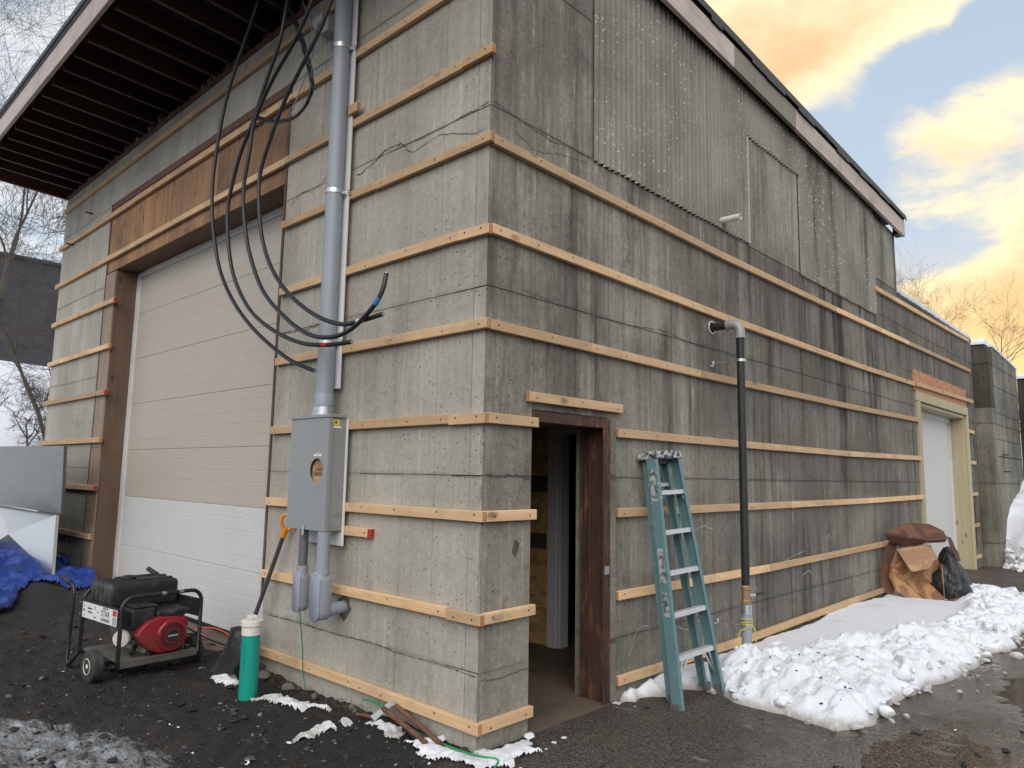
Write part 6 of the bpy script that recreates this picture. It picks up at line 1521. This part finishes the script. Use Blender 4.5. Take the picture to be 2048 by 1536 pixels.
ch = mb.build('snow_chunks', 'snow_chunk', None, smooth=True, ang=32); tag(ch, 'loose broken snow chunks scattered over the snow bank', 'snow', kind='stuff')

mb = MB(); rng = random.Random(45)
for _ in range(230):
    x_ = rng.uniform(0.15, 1.4); y_ = 2.1 + rng.expovariate(1.3); i = int((y_ - 1.30) / 0.020); j = int((x_ + .01) / 0.016)
    if y_ > 7 or SD[i, j] < .05 or rough[i, j] < .5: continue
    r_ = rng.choice([.002, .003, .003, .004, .006, .012]); stone_mesh(mb, (x_, y_, SZs[i, j] + r_ * .3), r_, rng)
tag(mb.build('dirt_specks', 'pebble', None), 'dark grit specks strewn over the near end of the snow bank', 'grit', kind='stuff')
def patch(name, label, poly, thick, mat_, seed, res=0.009, rag=0.10, kind='stuff', cat='snow'):
    xs_ = [q[0] for q in poly]; ys_ = [q[1] for q in poly]
    X_, Y_ = np.meshgrid(np.arange(min(xs_) - .1, max(xs_) + .1, res), np.arange(min(ys_) - .1, max(ys_) + .1, res))
    D_ = inpoly(X_, Y_, poly) + fbm(X_, Y_, 7, 4, seed) * rag * 2.4 + fbm(X_, Y_, 17, 3, seed + 5, .5) * rag * 1.1
    Z_ = gz(X_, Y_) + thick * np.clip(D_ / 0.035, 0, 1) ** .75 * (1 + .8 * fbm(X_, Y_, 18, 3, seed + 2)) + .004
    o = grid_mesh(name, X_, Y_, Z_, mat_, D_ > 0.0); return tag(o, label, cat, kind=kind)
patch('snow_patch', 'thin white snow patch on the soil right of the green pipe', [(-1.88, -0.47), (-1.77, -0.29), (-1.55, -0.26), (-1.28, -0.20), (-1.36, -0.38), (-1.6, -0.42)], .022, 'snow_chunk', 301, rag=.06)
patch('snow_patch', 'broken little snow patches in the soil in the lower middle', [(-1.02, -0.64), (-0.98, -0.42), (-0.86, -0.40), (-0.88, -0.66)], .016, 'snow_chunk', 305, rag=.10)
patch('snow_patch', 'dirty snow along the wall base beside the rusty rods', [(-0.45, -0.20), (-0.30, -0.07), (-0.02, -0.06), (-0.02, -0.22), (-0.2, -0.24)], .028, 'snow_old', 309, rag=.07)
patch('snow_patch', 'dirty snow patch at the foot of the building corner', [(-0.05, -0.14), (0.02, -0.02), (0.05, 0.40), (0.16, 0.36), (0.28, 0.02), (0.22, -0.16)], .026, 'snow_old', 313, rag=.10)
patch('snow_patch', 'small snow remnant under the rusty rods', [(-0.92, -0.22), (-0.86, -0.10), (-0.55, -0.10), (-0.52, -0.19)], .018, 'snow_chunk', 317, rag=.05)
patch('snow_patch', 'snow wedge at the base of the snow shovel', [(-2.52, -0.44), (-2.40, -0.30), (-2.16, -0.40), (-2.2, -0.50), (-2.4, -0.50)], .03, 'snow_chunk', 321, rag=.03)
patch('snow_patch', 'thin snow strip along the sill right of the side doorway', [(0.0, 1.32), (0.10, 1.34), (0.10, 1.50), (-0.0, 1.50)], .02, 'snow_chunk', 325, rag=.04)
# ------------------------------------------------------------------ small things by the corner
for lb, p0, p1, r_ in (('front one of two rusty steel rods lying by the corner', (-0.77, -0.115, .135), (-0.27, -0.165, .055), .0165), ('rear one of two rusty steel rods lying against the wall base', (-0.71, -0.055, .15), (-0.20, -0.11, .055), .0165)):
    tag(MB().cyl(p0, p1, r_, 12).build('steel_rod', 'rusty_rod', None, smooth=True), lb, 'rod', 'rusty rods by the corner')
pb = thing('post_bracket', 'grey folded steel bracket plate holding the rusty rods', 'bracket', (-0.78, -0.10, .08))
MB().plate([(-0.82, -0.175, .085), (-0.745, -0.075, .175), (-0.73, -0.068, .150), (-0.785, -0.165, .06)], .005).build('plate', 'cast_grey', pb)
MB().plate([(-0.745, -0.075, .175), (-0.675, -0.014, .185), (-0.668, -0.014, .12), (-0.73, -0.068, .150)], .005).build('plate', 'cast_grey', pb)
tag(MB().cyl((-0.98, -0.17, .06), (-0.80, -0.14, .075), .010, 8).build('steel_rod', 'rusty_rod', None, smooth=True), 'short thin rusty rod pointing left from the bracket', 'rod', 'rusty rods by the corner')
zd = gzf(-0.90, -0.30); tag(MB().cyl((-0.90, -0.30, zd + .008), (-0.896, -0.298, zd + .014), .047, 24).build('metal_disc', 'stone_white', None, bevel=.002), 'flat pale round disc lying on the soil', 'disc')
tag(MB().tube(spline([(-1.08, -0.055, .11), (-0.98, -0.05, .12), (-0.82, -0.045, .10), (-0.6, -0.06, .055), (-0.38, -0.075, .045), (-0.05, -0.10, .055), (0.12, -0.08, .06), (0.21, -0.04, .055), (0.24, -0.10, .03)], 8), .0062, 8).build('ground_wire', 'green_wire', None, smooth=True), 'green ground wire lying along the corner base', 'wire')
tag(MB().tube(spline([(-1.72, -0.19, .63), (-1.76, -0.15, .50), (-1.80, -0.10, .30), (-1.83, -0.07, .15), (-1.80, -0.06, .03)], 8), .0042, 6).build('ground_wire', 'green_wire', None, smooth=True), 'thin green wire hanging from the smaller conduit fitting', 'wire')
rng = random.Random(77)
for lb, x_, y_, r_ in (('grey rock against the wall behind the green pipe', -2.33, -0.12, .085), ('brown rock at the wall base left of the snow patch', -1.98, -0.10, .07), ('rounded stone at the wall base by the bottom batten', -1.62, -0.09, .055), ('small tan stone at the wall foot in the middle', -1.18, -0.07, .04)):
    mb = MB(); stone_mesh(mb, (x_, y_, gzf(x_, y_) + r_ * .3), r_, rng, .75); tag(mb.build('rock', 'rock', None, bevel=r_ * .18, segs=2, smooth=True, ang=10), lb, 'rock')
# pebbles, clods and twigs
def visible_xy(rng):
    """ground points spread evenly over what is in view"""
    while True:
        if rng.random() < .8: x_, y_ = rng.uniform(-5.5, 0.6), rng.uniform(-2.6, 0.0)
        else: x_, y_ = rng.uniform(-0.2, 2.3), rng.uniform(-.6, 3.0)
        if x_ < 0 and y_ > -0.03: continue
        d = math.hypot(x_ - 3.2, y_ + 3.2)
        if rng.random() < min(1, (4.2 / d) ** 2): return x_, y_
mb = MB(); rng = random.Random(13)
for i in range(5200):
    x_, y_ = visible_xy(rng); soil_ = x_ + .15 * y_ < 0.1
    if not soil_ and rng.random() < .88: continue
    r_ = min(.034, .0045 * rng.paretovariate(1.7)); stone_mesh(mb, (x_, y_, gzf(x_, y_) + r_ * .2), r_, rng, .7)
tag(mb.build('pebbles', 'pebble', None), 'loose black pebbles and clods on the soil', 'pebbles', kind='stuff')
mb = MB()
for i in range(260):
    x_, y_ = visible_xy(rng); a = rng.uniform(0, 6.28); L_ = rng.uniform(.02, .09); z_ = gzf(x_, y_) + .008
    p0 = Vector((x_, y_, z_)); p1 = p0 + Vector((math.cos(a), math.sin(a), rng.uniform(-.05, .15))) * L_ * .5; p2 = p1 + Vector((math.cos(a + .3), math.sin(a + .3), rng.uniform(-.1, .1))) * L_ * .5
    mb.tube([p0, p1, p2], .0011, 3, caps=False)
for i in range(130):      # dead roots and grass at the wall foot
    x_ = rng.uniform(-2.3, -0.9); y_ = rng.uniform(-.14, -.02); z_ = gzf(x_, y_)
    p0 = Vector((x_, y_, z_)); d = Vector((rng.gauss(0, .5), rng.gauss(-.3, .3), rng.uniform(.1, .7))) * rng.uniform(.04, .13)
    mb.tube([p0, p0 + d * .5 + Vector((0, 0, .01)), p0 + d + Vector((rng.gauss(0, .02), 0, -.03))], .0012, 3, caps=False)
for i in range(220):      # straw by the tarpaulin
    x_ = rng.uniform(-6.6, -5.4); y_ = rng.uniform(-.5, -.05); z_ = gzf(x_, y_) + .005; a = rng.uniform(0, 6.28)
    mb.tube([(x_, y_, z_), (x_ + .08 * math.cos(a), y_ + .08 * math.sin(a), z_ + rng.uniform(0, .05))], .0022, 3, caps=False)
tag(mb.build('twigs', 'twig_brown', None), 'dry twigs and straw bits strewn on the soil', 'twigs', kind='stuff')
mb = MB(); rng = random.Random(19)
for i in range(110):
    x_, y_ = visible_xy(rng); r_ = rng.choice([.005, .006, .008, .011, .018]) * rng.uniform(.7, 1.2); stone_mesh(mb, (x_, y_, gzf(x_, y_) + r_ * .15), r_, rng, .45)
tag(mb.build('snow_crumbs', 'snow_old', None), 'small dirty snow crumbs dotted over the ground', 'snow', kind='stuff')
# white lumps of old snow near the far bay
mb = MB(); rng = random.Random(23)
for i in range(300):
    x_ = rng.uniform(0.35, 2.4); y_ = rng.gauss(14.05, .22) - .25 * min(1, max(0, x_ - .3)); r_ = rng.choice([.02, .03, .04, .06, .09]) * rng.uniform(.8, 1.2)
    if x_ < .6 and y_ < 13.8: continue
    soft_chunk(mb, (x_, y_, gzf(x_, y_) + r_ * .4 + max(0.0, (y_ - 13.95) * .9)), r_, rng, .8)
tag(mb.build('snow_rubble', 'snow_old', None, smooth=True, ang=32), 'rubble of dirty snow lumps at the foot of the slope', 'snow', kind='stuff')

mb = MB(); rng = random.Random(6); soft_chunk(mb, (-5.70, -1.45, gzf(-5.70, -1.45) + .035), .085, rng, .55)
tag(mb.build('snow_lump', 'snow_chunk', None, smooth=True, ang=50), 'single white snow lump at the left edge below the tarp', 'snow lump')
